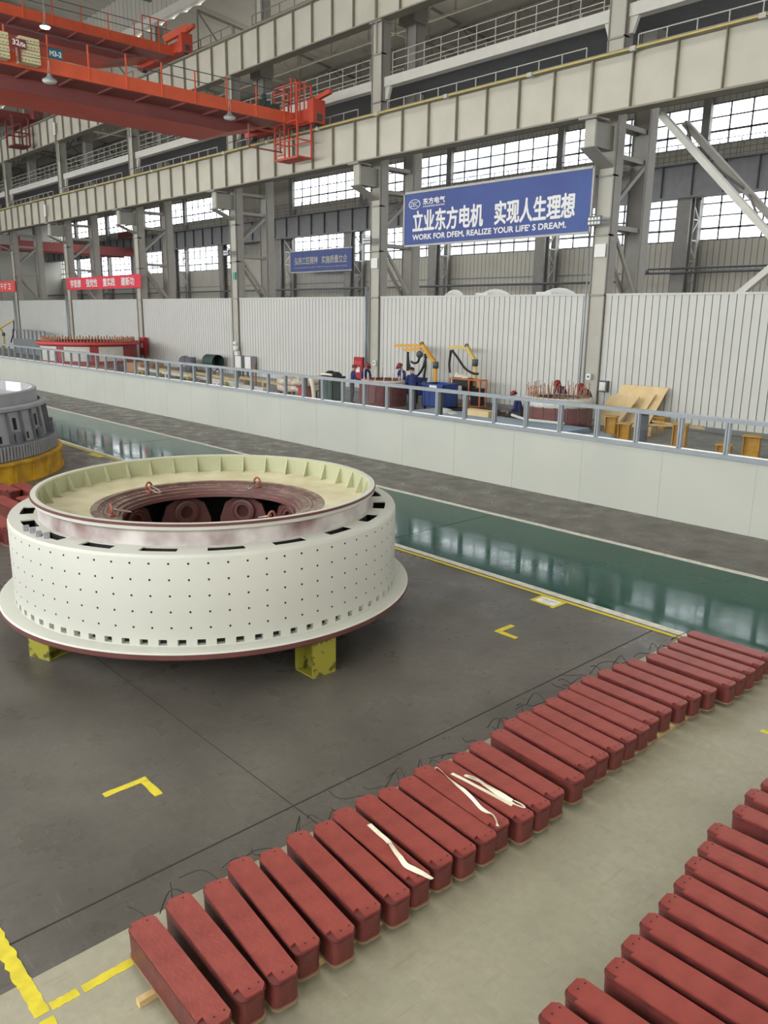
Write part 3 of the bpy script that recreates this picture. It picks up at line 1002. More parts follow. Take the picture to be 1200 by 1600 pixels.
for i in range(48):
    b = MB(); slab_round(b, 2 * PI * i / 48, 3.30, 3.40, 3.24, 3.32, .84, 1.5, .022); b.build('stave', M['grey_dark'], t)
b = MB()
for i in range(48):
    for zz, hh, ww in ((1.12, .26, .055), (.88, .15, .035)):
        if zz > 1 and i % 2:
            continue
        a2 = 2 * PI * i / 48 + PI / 48 * (1.0 if zz > 1 else .8)
        c2, s2 = math.cos(a2), math.sin(a2)
        q = lambda o, z: (GC[0] + (3.345 - (z - .84) * .1) * c2 - o * s2, GC[1] + (3.345 - (z - .84) * .1) * s2 + o * c2, z)
        b.add([q(-ww, zz), q(ww, zz), q(ww, zz + hh), q(-ww, zz + hh)], [(0, 1, 2, 3)], 0)
b.build('slot_pattern', M['hole'], t)
b = MB()
b.lathe((GC[0], GC[1], 0), [(3.16, 1.55), (3.14, 1.62), (3.14, 1.88), (3.11, 1.90), (3.05, 1.90), (3.05, 1.66), (2.6, 1.62), (.01, 1.62)], 120)
b.build('crown', M['grey_cast'], t)
for i in range(10):
    b = MB(); slab_round(b, R(100 - 36 * i), 2.98, 3.03, 2.98, 3.03, 1.66, 1.89, .36); b.build('inner_plate', M['white'], t)
for i in range(24):
    a = R(15 * i + 3)
    b = MB(); slab_round(b, a, 3.36, 3.47, 3.36, 3.47, .84, 1.08, .05); b.build('lug', M['grey_dark'], t)

# ================================================================ red pole coils
def make_coil():
    t = thing('pole_coil', 'x', 'coil')
    z0, zt = .045, .237
    L2, W2 = .455, .082
    b = MB()
    body = rounded_rect(-L2, L2, -W2, W2, .045, 5)
    b.prism(body, z0 + .012, zt - .03, 0, taper=.985)
    inner = rounded_rect(-L2 + .004, L2 - .004, -W2 + .004, W2 - .004, .042, 5)
    b.prism(inner, zt - .03, zt - .022, 0)
    b.build('winding', M['coil_dark'], t)
    b = MB()
    b.prism(rounded_rect(-L2 - .004, L2 + .004, -W2 - .003, W2 + .003, .047, 5), zt - .022, zt - .012, 0)
    b.build('collar', M['coil_dark'], t)
    # top plate: one rounded corner pair, one corner notched at each end
    pl = [(-L2 + .03, -W2), (L2 - .075, -W2), (L2 - .085, -W2 + .034), (L2 - .012, -W2 + .036), (L2, -W2 + .05), (L2, W2 - .03), (L2 - .03, W2 - .002),
          (-L2 + .035, W2), (-L2 + .008, W2 - .014), (-L2, W2 - .05), (-L2 - .004, -W2 + .028), (-L2 + .03, -W2 + .022)]
    b = MB()
    b.prism(pl, zt - .012, zt, 0)
    o = b.build('top_plate', M['coil'], t)
    for x, y in ((L2 - .05, .055), (L2 - .045, -.005), (-L2 + .035, .03)):
        b = MB(); b.cyl((x, y), .006, zt - .001, zt + .0008, 8, 0, False); b.build('bolt_hole', M['hole'], o)
    b = MB()
    b.prism(rounded_rect(-L2 - .005, L2 + .005, -W2 - .004, W2 + .004, .048, 5), z0, z0 + .012, 0)
    b.build('bottom_rim', M['coil_edge'], t)
    return t

def leads(seed):
    rr = random.Random(seed)
    b = MB()
    for s in ((-1, 1) if seed % 3 == 1 else (1,)):
        y = s * rr.uniform(.02, .05)
        ln = rr.uniform(.12, .26)
        a = rr.uniform(-.5, .5) * 1.2
        pts = [(-.44, y, .19), (-.475, y + .01, .205 + rr.uniform(-.02, .035)), (-.46 - ln * .6, y + math.sin(a) * ln * .7 + rr.uniform(-.03, .05), .19 + rr.uniform(-.05, .06)),
               (-.46 - ln, y + math.sin(a) * ln * 1.3, .10 + rr.uniform(-.05, .1))]
        b.tube(smooth_path(pts, 5), .0036, 6)
    return b

coil0 = make_coil()
A_L = [(203, 1457.5)]
LY = [1.57, 1.82, 2.07, 2.29, 2.49, 2.73, 2.93, 3.12, 3.34, 3.53, 3.74, 3.94, 4.11, 4.31, 4.54, 4.83, 5.06, 5.25, 5.45, 5.66, 5.87, 6.07, 6.29, 6.55, 6.78, 6.99, 7.27, 7.49, 7.72, 7.96, 8.19]
RY = [1.70, 1.92, 2.10, 2.31, 2.52, 2.75, 2.97, 3.18, 3.40, 3.60, 3.81, 3.98, 4.19, 4.39, 4.58, 4.86, 5.10, 5.28, 5.50, 5.72, 5.95, 6.15, 6.40, 6.65, 6.88, 7.12, 7.40, 7.62, 7.85, 8.10, 8.35]
ORD = ['first', 'second', 'third', 'fourth', 'fifth', 'sixth', 'seventh', 'eighth', 'ninth', 'tenth', 'eleventh', 'twelfth', 'thirteenth', 'fourteenth', 'fifteenth', 'sixteenth', 'seventeenth',
       'eighteenth', 'nineteenth', 'twentieth', 'twenty-first', 'twenty-second', 'twenty-third', 'twenty-fourth', 'twenty-fifth', 'twenty-sixth', 'twenty-seventh', 'twenty-eighth', 'twenty-ninth', 'thirtieth', 'thirty-first']
rnd = random.Random(5)
XS = [-3.80, -3.83, -3.80, -3.88, -3.82, -3.85, -3.82, -3.85, -3.86, -3.83, -3.83, -3.86, -3.80, -3.80, -3.82, -3.83, -3.88, -3.88, -3.87, -3.88, -3.89, -3.91, -3.92, -3.90, -3.88, -3.84, -3.78, -3.78, -3.78, -3.79, -3.80]
ROW = []
for i in range(31):
    yl, yr = LY[i] + .082, RY[i] - .082
    yc = (yl + yr) / 2
    a = math.atan2(yr - yl, .91) * .7
    lab = 'red pole coil in the long row, %s from the timber batten end' % ORD[i]
    if i == 0:
        lab = 'red pole coil at the timber batten end of the long row, first of all'
    elif i == 7:
        lab = 'red pole coil under the short bent cotton tape, eighth from the batten end'
    elif i == 11:
        lab = 'red pole coil under the long twisted cotton tape, twelfth from the batten end'
    elif i == 12:
        lab = 'red pole coil under the folded bundle of cotton tape, thirteenth from the batten end'
    elif i == 30:
        lab = 'red pole coil at the green aisle end of the long row, last of all'
    loc = (XS[i] + .455, yc, 0)
    if i == 0:
        c = coil0
        c.location, c.rotation_euler = loc, (0, 0, a)
        c['label'], c['group'] = lab, 'pole coils in the long row'
    else:
        c = dup(coil0, loc, a, lab, 'pole coils in the long row')
    ROW.append(c)

# second row beyond the walking lane
Y2 = [2.82, 3.05, 3.33, 3.55, 3.78, 4.02, 4.23, 4.46, 4.68, 4.92, 5.27, 5.53, 5.77, 6.02, 6.26]
X2 = [-1.86, -1.86, -1.80, -1.83, -1.85, -1.86, -1.88, -1.92, -1.94, -1.99, -1.97, -2.0, -1.98, -2.0, -2.0]
for i in range(len(Y2)):
    lab = 'red pole coil in the short second row, %s from its end by the lower edge' % ORD[i]
    if i == 0:
        lab = 'red pole coil at the low end of the second row, only its corner showing'
    c = dup(coil0, (X2[i] + .455, Y2[i] + .085, 0), rnd.uniform(-.02, .02), lab, 'pole coils in the second row')
    c.scale = (-1, 1, 1)
# stacked red coils behind the big ring, by the yellow ring stand
LEFT = [(-13.6, 4.0, 0.0), (-13.3, 4.35, 0.1), (-14.9, 4.55, .05), (-14.6, 4.95, .1), (-15.9, 5.25, .0), (-13.9, 3.6, .0), (-16.4, 4.9, .1)]
WHERE = ['nearest to the white ring', 'second from the white ring', 'third from the white ring', 'fourth from the white ring', 'closest to the yellow ring stand', 'low beside the ring flange', 'behind all the rest']
for i, (x, y, a) in enumerate(LEFT):
    c = dup(coil0, (x, y, -.066), a, 'dull red pole coil behind the white ring, ' + WHERE[i].replace('nearest to', 'next to'), 'pole coils behind the ring')
    c.scale = (1.35, 1.6, 1.5)

for i, c in enumerate(ROW):
    ld = leads(i).build('lead_wire', M['wire'])
    ld.parent = c

# timber battens under the long row
for x, lab in ((-3.47, 'square pale timber batten poking out under the first coil of the long row'), (-3.05, 'timber batten hidden under the free ends of the long coil row')):
    b = MB()
    b.box(x - .022, x + .022, 1.46 if x < -3.2 else 1.62, 8.3, 0.003, .045)
    tag(b.build('timber_batten', M['wood'], bevel=.003), lab, 'timber')
b = MB(); b.box(-1.62, -1.58, 2.75, 6.5, .003, .045); tag(b.build('timber_batten', M['wood']), 'timber batten under the second coil row', 'timber')
b = MB(); b.box(-1.2, -1.16, 2.75, 6.5, .003, .045); tag(b.build('timber_batten', M['wood']), 'second timber batten further in under the second coil row', 'timber')

# cotton tapes on the coils
def ribbon(b, pts, wd, tw=None, th=.0016):
    P = smooth_path(pts, 7)
    n = len(P)
    vs, fs = [], []
    for i, p in enumerate(P):
        t = (P[min(i + 1, n - 1)] - P[max(i - 1, 0)]).normalized()
        s = t.cross(Vector((0, 0, 1))).normalized()
        u = s.cross(t)
        a = tw(i / (n - 1)) if tw else 0
        q = s * math.cos(a) + u * math.sin(a)
        nn = t.cross(q)
        lift = abs(math.sin(a)) * wd / 2
        for e, d in ((-.5, 0), (.5, 0), (.5, 1), (-.5, 1)):
            vs.append(p + q * wd * e + nn * th * d + Vector((0, 0, lift)))
    for i in range(n - 1):
        for k in range(4):
            a, c = i * 4 + k, i * 4 + (k + 1) % 4
            fs.append((a, c, c + 4, a + 4))
    fs += [(0, 1, 2, 3), ((n - 1) * 4 + 3, (n - 1) * 4 + 2, (n - 1) * 4 + 1, (n - 1) * 4)]
    b.add(vs, fs)
Z = .2405
b = MB(); ribbon(b, [(-3.58, 3.23, Z), (-3.47, 3.215, Z), (-3.36, 3.20, Z + .004), (-3.27, 3.165, Z + .012), (-3.18, 3.14, Z + .01), (-3.10, 3.115, Z + .004), (-3.02, 3.12, Z + .012), (-2.96, 3.145, Z + .006), (-2.9, 3.155, Z)], .034, lambda f: .5 * math.sin(f * 7) * (f > .3))
tag(b.build('cotton_tape', M['strap']), 'short bent white cotton tape lying on the eighth coil of the long row', 'tape', 'cotton tapes')
b = MB(); ribbon(b, [(-3.77, 4.10, Z - .02), (-3.74, 4.09, Z), (-3.6, 4.055, Z), (-3.45, 4.03, Z), (-3.3, 3.98, Z + .005), (-3.18, 3.945, Z), (-3.08, 3.945, Z + .006), (-3.0, 3.90, Z + .004), (-2.97, 3.875, Z)], .026, lambda f: .9 * math.sin(f * 9))
tag(b.build('cotton_tape', M['strap']), 'long twisted white cotton tape running along the twelfth coil', 'tape', 'cotton tapes')
b = MB()
ribbon(b, [(-3.63, 4.125, Z), (-3.5, 4.135, Z), (-3.35, 4.14, Z), (-3.2, 4.145, Z), (-3.06, 4.15, Z)], .03)
ribbon(b, [(-3.06, 4.16, Z + .006), (-3.2, 4.165, Z + .006), (-3.32, 4.185, Z + .006), (-3.45, 4.205, Z + .004), (-3.53, 4.185, Z + .004), (-3.5, 4.165, Z + .012), (-3.38, 4.18, Z + .012), (-3.24, 4.185, Z + .013), (-3.08, 4.17, Z + .01)], .028, lambda f: .4 * math.sin(f * 11))
ribbon(b, [(-3.3, 4.13, Z + .012), (-3.15, 4.14, Z + .014), (-3.02, 4.165, Z + .01), (-2.98, 4.19, Z + .004), (-3.02, 4.205, Z + .004), (-3.08, 4.19, Z + .012)], .012)
tag(b.build('cotton_tape', M['strap']), 'folded bundle of white cotton tape on the thirteenth coil', 'tape', 'cotton tapes')

# yellow floor marks
def mark(polys, label, z=.0035, name='floor_marking', m='yellow_tape'):
    b = MB()
    for p in polys:
        b.prism(p, 0.0005, z)
    return tag(b.build(name, M[m]), label, 'floor marking')
def ragged(x0, x1, y0, y1, along, seed, n=14, amp=.006):
    rr = random.Random(seed)
    a, c = [], []
    for i in range(n + 1):
        f = i / n
        if along == 'x':
            a.append((x0 + (x1 - x0) * f, y0 + rr.uniform(-amp, amp)))
            c.append((x0 + (x1 - x0) * f, y1 + rr.uniform(-amp, amp)))
        else:
            a.append((x1 + rr.uniform(-amp, amp), y0 + (y1 - y0) * f))
            c.append((x0 + rr.uniform(-amp, amp), y0 + (y1 - y0) * f))
    return a + list(reversed(c))
mark([ragged(-4.62, -4.05, 1.02, 1.10, 'x', 1, amp=.008), ragged(-4.05, -3.76, 1.02, 1.10, 'x', 2, amp=.004), ragged(-3.72, -3.2, 1.03, 1.10, 'x', 3, amp=.006), ragged(-3.81, -3.75, 1.11, 1.26, 'y', 4, amp=.004), ragged(-3.81, -3.75, 1.285, 1.6, 'y', 5, amp=.003)],
     'worn yellow floor tape corner beside the first coil of the long row', .005)
mark([ragged(-5.50, -5.435, 2.15, 2.51, 'y', 6, 6, .005), ragged(-5.44, -5.19, 2.445, 2.51, 'x', 7, 5, .005)], 'yellow tape corner mark on the dark floor nearer the coil row and ring')
mark([ragged(-5.63, -5.56, 7.06, 7.38, 'y', 8, 6, .004), ragged(-5.57, -5.31, 7.06, 7.13, 'x', 9, 5, .004)], 'yellow tape corner mark on the dark floor close to the aisle')
mark([ragged(-4.16, -4.08, 7.06, 7.12, 'x', 10, 4, .004)], 'short bit of yellow tape peeping out at the back end of the coil row')
mark([ragged(-2.48, -2.2, 7.05, 7.11, 'x', 11, 4, .004)], 'short bit of yellow tape in the walking lane between the coil rows')
mark([[(-20.6, 8.38), (-19.9, 8.38), (-19.9, 8.54), (-20.6, 8.54)]], 'yellow floor patch beside the aisle line behind the big ring')
t = thing('floor_label', 'white floor label with a yellow tape frame beside the aisle line', 'floor label', (-5.82, 8.43, 0))
b = MB()
b.box(-6.02, -5.62, 8.27, 8.32, .001, .0035); b.box(-6.02, -5.97, 8.27, 8.56, .001, .0036); b.box(-5.67, -5.62, 8.24, 8.56, .001, .0036); b.box(-6.02, -5.62, 8.51, 8.56, .001, .0035)
b.build('tape_frame', M['yellow_tape'], t)
b = MB(); b.box(-5.97, -5.67, 8.32, 8.51, .001, .003); b.build('card', M['white'], t)
lettering('print', '定置区域标识', (-5.94, 8.42, .003), (1, 0, 0), (0, 1, 0), .24, .04, M['alu_dark'], t, depth=.001)
lettering('print', '转子支架', (-5.88, 8.36, .003), (1, 0, 0), (0, 1, 0), .12, .03, M['alu_dark'], t, depth=.001)

# ================================================================ white barrier with glazed top
YB1 = 13.84
t = thing('glazed_barrier', 'long white waist-high barrier with a grey framed glass top along the aisle', 'barrier', (-35, YB1, 0))
b = MB()
b.box(-80, 6, YB1, YB1 + .12, 0, 1.28)
for i in range(50):
    x = 5 - 1.75 * i
    b.box(x - .006, x + .006, YB1 - .002, YB1, 0, 1.28, 1)
b.build('panel', [M['barrier'], mat('barrier_seam', (166, 168, 158), 0.6)], t)
b = MB(); b.box(-80, 6, YB1 - .03, YB1 + .15, 1.28, 1.37); b.build('lower_rail', M['alu'], t)
b = MB(); b.box(-80, 6, YB1 - .012, YB1 + .03, 1.37, 1.39); b.build('glazing_bead', M['white'], t)
b = MB(); b.box(-80, 6, YB1 - .03, YB1 + .13, 1.93, 2.0); b.build('top_rail', M['alu'], t)
b = MB(); b.box(-.042, -.006, 0, .06, 1.37, 1.93); b.box(.006, .042, 0, .06, 1.37, 1.93); b.box(-.042, .042, .06, .08, 1.37, 1.93); post = b.build('post', M['alu'], None)
post.parent = t
post.location = (0, 0, 0)
pm = post.data
pm.transform(Matrix.Translation((0, 0, 1.37)))
b = MB(); b.quad((-.40, .04, 1.37), (.40, .04, 1.37), (.40, .04, 1.93), (-.40, .04, 1.93)); pane = b.build('glass_pane', M['glass'], None)
pane.parent = t
pane.data.transform(Matrix.Translation((0, 0, 1.37)))
for i in range(84):
    x = -6.07 - .876 * (i - 12)
    for src, dx in ((post, 0), (pane, -.438)):
        o = src if i == 0 else src.copy()
        if i:
            COL.objects.link(o)
            o.parent = t
        o.location = (x + dx + 35, 0, 0)
for x in (-7.84, -13.25, -18.6, -23.9, -28.39, -33.76, -39.19, -44.5, -50, -55.5):
    b = MB()
    b.box(x - .09, x + .09, YB1 + .2, YB1 + .28, 0, 1.93)
    b.bar((x, YB1 + .25, 1.3), (x, YB1 + .75, .05), .06)
    b.build('strut', M['alu_dark'], t)
# short stretch of the same fence standing in the far work area
t = thing('glazed_barrier', 'short low fence of grey panels standing at the hall end of the work area', 'barrier', (-71, 25.0, 0))
b = MB(); b.box(-76, -68.4, 25.0, 25.08, 0, 1.3); b.build('panel', M['alu'], t)
b = MB()
railing(b, -76, -68.4, 25.04, 1.3, .75, .95, (1.0,), .05)
b.build('frame', M['alu'], t)

# ================================================================ overhead cranes
def crane(label, X, zt, yend, ybeg, nsigns=True, old=False):
    c1, c2, c3 = (M['crane'], M['crane_dark'], M['crane_red']) if not old else (M['crane_old'],) * 3
    t = thing('overhead_crane', label, 'crane', (X, 10, zt))
    b = MB()
    b.box(X - .04, X, ybeg, yend, zt, zt + .46, 0)
    b.box(X - .1, X + .03, ybeg, yend, zt - .04, zt, 0)
    b.build('walkway_edge', c1, t)
    b = MB()
    b.box(X - 1.5, X - .04, ybeg, yend, zt + .0, zt + .05)
    for k in range(int((yend - ybeg) / 1.6)):
        y = ybeg + 1.6 * k + .4
        b.box(X - 1.45, X - .1, y - .04, y + .04, zt - .08, zt)
    b.build('walkway_floor', c2, t)
    xa, xb, zb, ztop = X - 1.5, X - 4.2, zt - .5, zt + .75
    ye, yt = yend - .1, yend - 2.9
    b = MB()
    for x, s in ((xa, 0), (xb, 0)):
        b.add([(x, ybeg, zb), (x, yt, zb), (x, ye, zb + .75), (x, ye, ztop), (x, ybeg, ztop)], [(0, 1, 2, 3, 4)], 0)
    b.add([(xa, ybeg, zb), (xa, yt, zb), (xb, yt, zb), (xb, ybeg, zb)], [(0, 1, 2, 3)], 1)
    b.add([(xa, yt, zb), (xa, ye, zb + .75), (xb, ye, zb + .75), (xb, yt, zb)], [(0, 1, 2, 3)], 1)
    b.add([(xa, ybeg, ztop), (xa, ye, ztop), (xb, ye, ztop), (xb, ybeg, ztop)], [(0, 1, 2, 3)], 0)
    b.add([(xa, ye, zb + .75), (xa, ye, ztop), (xb, ye, ztop), (xb, ye, zb + .75)], [(0, 1, 2, 3)], 0)
    b.box(xa, xa + .08, ybeg, yt, zb - .03, zb + .02, 0)
    b.build('girder', [c2, c3], t)
    b = MB(); b.box(X - 3.0, X - 2.8, ybeg, yend, ztop, ztop + .1); b.build('trolley_rail', M['stiff'], t)
    n = int((yend - ybeg) / 1.53)
    for k in range(n + 1):
        y = yend - .9 - 1.53 * k
        b = MB(); b.box(X + .0, X + .05, y - .025, y + .025, zt, zt + 1.25, 0); b.build('railing_post', c1, t)
    b = MB()
    for z in (zt + .85, zt + 1.24):
        b.box(X, X + .03, ybeg, yend, z - .015, z + .015)
    b.build('railing', M['alu_dark'] if not old else M['crane_old'], t)
    # end carriage on the runway rail
    b = MB()
    b.box(X - 4.6, X + 1.0, yend - .05, yend + .55, zt + .05, zt + .6)
    b.box(X + .7, X + 1.15, yend - .1, yend + .6, zt - .05, zt + .95)
    b.bar((X + .9, yend + .25, zt + 1.0), (X + 2.0, yend + .25, zt + 1.15), .18)
    b.build('end_carriage', c3, t)
    for x in (X + .9, X - 4.3):
        b = MB()
        n2 = 20
        vs = [(x + .3 * math.cos(2 * PI * k / n2), yend + .1, zt + .2 + .3 * math.sin(2 * PI * k / n2)) for k in range(n2)] + \
             [(x + .3 * math.cos(2 * PI * k / n2), yend + .4, zt + .2 + .3 * math.sin(2 * PI * k / n2)) for k in range(n2)]
        b.add(vs, [tuple(range(n2)), tuple(range(n2, 2 * n2))] + [(k, (k + 1) % n2, n2 + (k + 1) % n2, n2 + k) for k in range(n2)])
        b.build('wheel', M['alu_dark'], t)
    return t
t = crane('orange overhead crane nearest the camera with number plates on its walkway'.replace('nearest the camera', 'on the lower rails'), -32.55, 12.30, 24.5, -9)
# ladder cage at its end
b = MB()
x0, x1, y0, y1, z0, z1 = -33.5, -31.75, 23.75, 24.55, 10.75, 13.85
for x in (x0, x1):
    for y in (y0, y1):
        b.box(x - .035, x + .035, y - .035, y + .035, z0, z1)
for z in (z0 + .02, z0 + .75, 12.3, z1):
    for p, q in (((x0, y0), (x1, y0)), ((x1, y0), (x1, y1)), ((x0, y0), (x0, y1)), ((x0, y1), (x1, y1))):
        b.bar((*p, z), (*q, z), .05)
b.box(x0, x1, y0, y1, z0 - .04, z0)
for k in range(9):
    b.bar((x0, y0, z0 + .2 + .33 * k), (x0 + .75, y0, z0 + .2 + .33 * k), .045)
b.box(x0 + .72, x0 + .78, y0 - .03, y0 + .03, z0, z1)
for k in range(4):
    b.bar((x1 - .45, y0 + .25 * k, 12.4), (x1 - .45, y0 + .25 * k, 14.1), .05)
b.build('ladder_cage', M['crane_red'], t)
b = MB()
for y in (21.6, 23.3):
    b.box(-32.5, -32.44, y - .03, y + .03, 10.9, 11.9)
b.bar((-32.47, 21.6, 11.75), (-32.47, 23.5, 11.75), .06); b.bar((-32.47, 21.6, 10.95), (-32.47, 23.4, 10.95), .06)
b.build('hanging_frame', M['crane_dark'], t)
b = MB(); b.box(-32.9, -32.6, 22.3, 22.9, 12.78, 13.05); b.cyl((-32.7, 22.6), .12, 12.78, 13.3, 12); b.box(-33.0, -32.6, 23.1, 23.4, 12.78, 13.0)
b.build('drive_motor', M['green_bin'], t)
b = MB()
for y0_, y1_ in ((10.6, 11.35), (11.72, 12.42)):
    for k in range(4):
        z = 12.34 + .215 * k
        b.box(-32.5, -32.05, y0_, y1_, z, z + .19, 0)
        for j in range(6):
            yy = y0_ + (y1_ - y0_) * (j + .5) / 6
            b.box(-32.05, -32.045, yy - .035, yy + .035, z + .06, z + .10, 1)
b.build('resistor_boxes', [M['resistor'], M['stiff']], t)
b = MB(); b.box(-32.0, -31.98, 11.40, 11.93, 12.74, 13.04); b.box(-32.04, -32.0, 11.62, 11.72, 12.3, 13.0); pl = b.build('number_plate', M['maroon_sign'], t); pl['label'] = 'maroon plate'
lettering('plate_letters', '32', (-31.975, 11.45, 12.82), (0, 1, 0), (0, 0, 1), .24, .17, M['white'], pl, .008)
lettering('plate_letters', '/5t', (-31.975, 11.70, 12.80), (0, 1, 0), (0, 0, 1), .19, .13, M['white'], pl, .008)
b = MB(); b.box(-32.52, -32.5, 12.90, 13.42, 12.80, 13.12); pl = b.build('number_plate', M['teal'], t); pl['label'] = 'teal plate'
lettering('plate_letters', 'M3-2', (-32.495, 12.95, 12.87), (0, 1, 0), (0, 0, 1), .43, .17, M['white'], pl, .008)
t = crane('higher orange overhead crane riding on the upper runway girder', -46.6, 18.40, 25.9, -9)
b = MB()
for k in range(4):
    b.bar((-47.0, 24.2 + .5 * k, 18.6), (-47.0, 24.2 + .5 * k, 20.2), .05)
b.bar((-47, 24.2, 20.2), (-47, 25.7, 20.2), .05); b.bar((-46.4, 25.2, 19.0), (-45.4, 26.3, 19.7), .3, .35)
b.build('end_platform', M['crane'], t)
t = crane('faded maroon overhead crane at the hall end with a hanging cab frame', -70.0, 18.40, 25.9, -9, old=True)
b = MB()
x0, x1, y0, y1, z0, z1 = -71.2, -69.6, 24.4, 25.6, 16.4, 18.5
for x in (x0, x1):
    for y in (y0, y1):
        b.box(x - .06, x + .06, y - .06, y + .06, z0, z1)
for z in (z0, z0 + .9, z1):
    for p, q in (((x0, y0), (x1, y0)), ((x1, y0), (x1, y1)), ((x0, y0), (x0, y1)), ((x0, y1), (x1, y1))):
        b.bar((*p, z), (*q, z), .1)
b.box(x0, x1, y0, y1, z0 - .05, z0)
b.build('cab_frame', M['crane_old'], t)
t = thing('side_bay_crane', 'small faded red crane spanning the side bay behind the columns', 'crane', (-86, 33, 9.5))
b = MB(); b.box(-86.4, -85.8, 28.9, 41.8, 9.6, 10.5); b.box(-89, -88.4, 28.9, 41.8, 9.6, 10.5); b.build('girder', M['crane_old'], t)
b = MB(); b.box(-90, -85, 42.0, 42.6, 11.75, 12.3); b.box(-90, -85, 28.9, 29.5, 10.4, 11.0); b.build('end_carriage', M['crane_old'], t)

# high-bay lamps
def lamp(x, y, z, zh, label, lit):
    t = thing('high_bay_lamp', label, 'lamp', (x, y, z), 0, 'high-bay lamps')
    b = MB(); b.lathe((x, y, z), [(.05, .26), (.08, .22), (.1, .14), (.25, .05), (.28, 0), (.265, 0), (.1, .09), (.01, .1)], 24, smooth=True); b.build('reflector', M['alu'], t)
    b = MB(); b.lathe((x, y, z), [(.262, .01), (.22, -.05), (.12, -.075), (.01, -.08)], 24, smooth=True); b.build('lens', M['lamp_glow'] if lit else M['lamp_lens'], t)
    b = MB(); b.tube([(x - .1, y, z + .3), (x - .02, y, zh)], .012, 6); b.tube([(x + .1, y, z + .3), (x + .02, y, zh)], .012, 6); b.build('hanger', M['rail'], t)
    if lit:
        d = bpy.data.lights.new('lamp_light', 'AREA'); d.shape, d.size, d.energy = 'DISK', .45, 260
        o = bpy.data.objects.new('lamp_light', d); COL.objects.link(o); o.location = (0, 0, -.06); o.parent = t
    return t
lamp(-32.2, 12.75, 11.9, 12.6, 'unlit round lamp hung under the lower orange crane by the teal plate', False)
lamp(-32.2, 20.45, 11.9, 12.8, 'unlit round lamp hung under the lower orange crane towards its ladder cage', False)
lamp(-46.0, 18.2, 18.0, 19.4, 'bright lit lamp hanging from the higher orange crane', True)
for x, y in ((-70, 8), (-70, 20), (-90, 10), (-90, 22), (-58, 2)):  # unseen lamps added to light the hall end
    lamp(x, y, 22.4, 23.5, 'added lit lamp under the roof at the hall end', True)

# ================================================================ banners and signs on the columns
t = thing('blue_banner', 'big blue banner with white slogan lettering across the column bay', 'banner', (-22.0, 25.98, 6.7))
b = MB(); b.box(-26.88, -17.27, 25.98, 26.02, 6.72, 8.88); b.build('cloth', M['banner_blue'], t)
b = MB()
b.box(-26.94, -17.25, 25.95, 26.04, 8.86, 8.95); b.box(-26.94, -17.25, 25.95, 26.04, 6.66, 6.74); b.box(-26.95, -26.87, 25.95, 26.04, 6.66, 8.95); b.box(-17.29, -17.22, 25.95, 26.04, 6.66, 8.95)
b.build('frame', M['rail'], t)
X, Zu = (1, 0, 0), (0, 0, 1)
yy = 25.975
lettering('slogan', '立业东方电机', (-26.35, yy, 7.27), X, Zu, 4.0, .86, M['white'], t, .024)
lettering('slogan', '实现人生理想', (-21.72, yy, 7.27), X, Zu, 3.75, .86, M['white'], t, .024)
lettering('slogan_english', 'WORK FOR DFEM, REALIZE YOUR LIFE’ S DREAM.', (-26.35, yy, 6.9), X, Zu, 8.05, .25, M['white'], t, .010)
lettering('logo_name', '东方电气', (-25.75, yy, 8.36), X, Zu, 1.28, .25, M['white'], t, .008)
lettering('logo_name', 'DONGFANG ELECTRIC', (-25.75, yy, 8.25), X, Zu, 1.28, .06, M['white'], t, .002)
b = MB()
n = 40
for k in range(n):
    a, c = 2 * PI * k / n, 2 * PI * (k + 1) / n
    p = lambda an, s: (-26.28 + .36 * s * math.cos(an), yy - .004, 8.42 + .2 * s * math.sin(an))
    q = lambda an: p(an, .88)
    b.quad(p(a, 1), p(c, 1), q(c), q(a))
b.build('logo_oval', M['white'], t)
lettering('logo_letters', 'DEC', (-26.53, yy, 8.32), X, Zu, .48, .2, M['white'], t, .0, .3)

t = thing('blue_banner', 'smaller faded blue banner hung far back over the door', 'banner', (-54.0, 41.9, 7.1))
b = MB(); b.box(-57.1, -49.2, 41.85, 41.9, 7.15, 8.78); b.build('cloth', M['banner_mid'], t)
b = MB(); b.box(-57.15, -49.15, 41.82, 41.92, 8.76, 8.84); b.box(-57.15, -49.15, 41.82, 41.92, 7.08, 7.16); b.box(-57.18, -57.1, 41.82, 41.92, 7.08, 8.84); [b.tube([(x, 41.95, 8.8), (x, 42.05, 10.0)], .02, 6) for x in (-56.9, -53, -49.4)]; b.build('frame', M['rail'], t)
lettering('slogan', '弘扬工匠精神', (-56.5, 41.84, 7.74), X, Zu, 3.1, .57, M['rail'], t, .012)
lettering('slogan', '实施质量立企', (-52.85, 41.84, 7.74), X, Zu, 3.2, .57, M['rail'], t, .012)
lettering('slogan_english', 'Promoting Craftsmanship Spirit, Taking Performance to the Road of Quality', (-56.5, 41.84, 7.4), X, Zu, 6.85, .15, M['rail'], t, .0)

t = thing('red_banner', 'pinkish red banner with four pale word groups strung between two columns', 'banner', (-58.7, 26.0, 5.3))
b = MB(); b.box(-65.3, -52.6, 25.96, 26.0, 5.32, 6.22); b.build('cloth', M['banner_red'], t)
for k, s in enumerate(('学思想', '强党性', '重实践', '建新功')):
    lettering('slogan', s, (-64.55 + 3.0 * k, 25.95, 5.5), X, Zu, 2.0, .56, M['white'], t, .014)
t = thing('red_banner', 'light red banner at the far end cut by the frame edge', 'banner', (-83, 26.0, 5.3))
b = MB(); b.box(-89.5, -77.2, 25.96, 26.0, 5.35, 6.3); b.build('cloth', M['banner_red_light'], t)
lettering('slogan', '干 旷 卫', (-80.9, 25.95, 5.55), X, Zu, 2.7, .55, M['white'], t, .014)

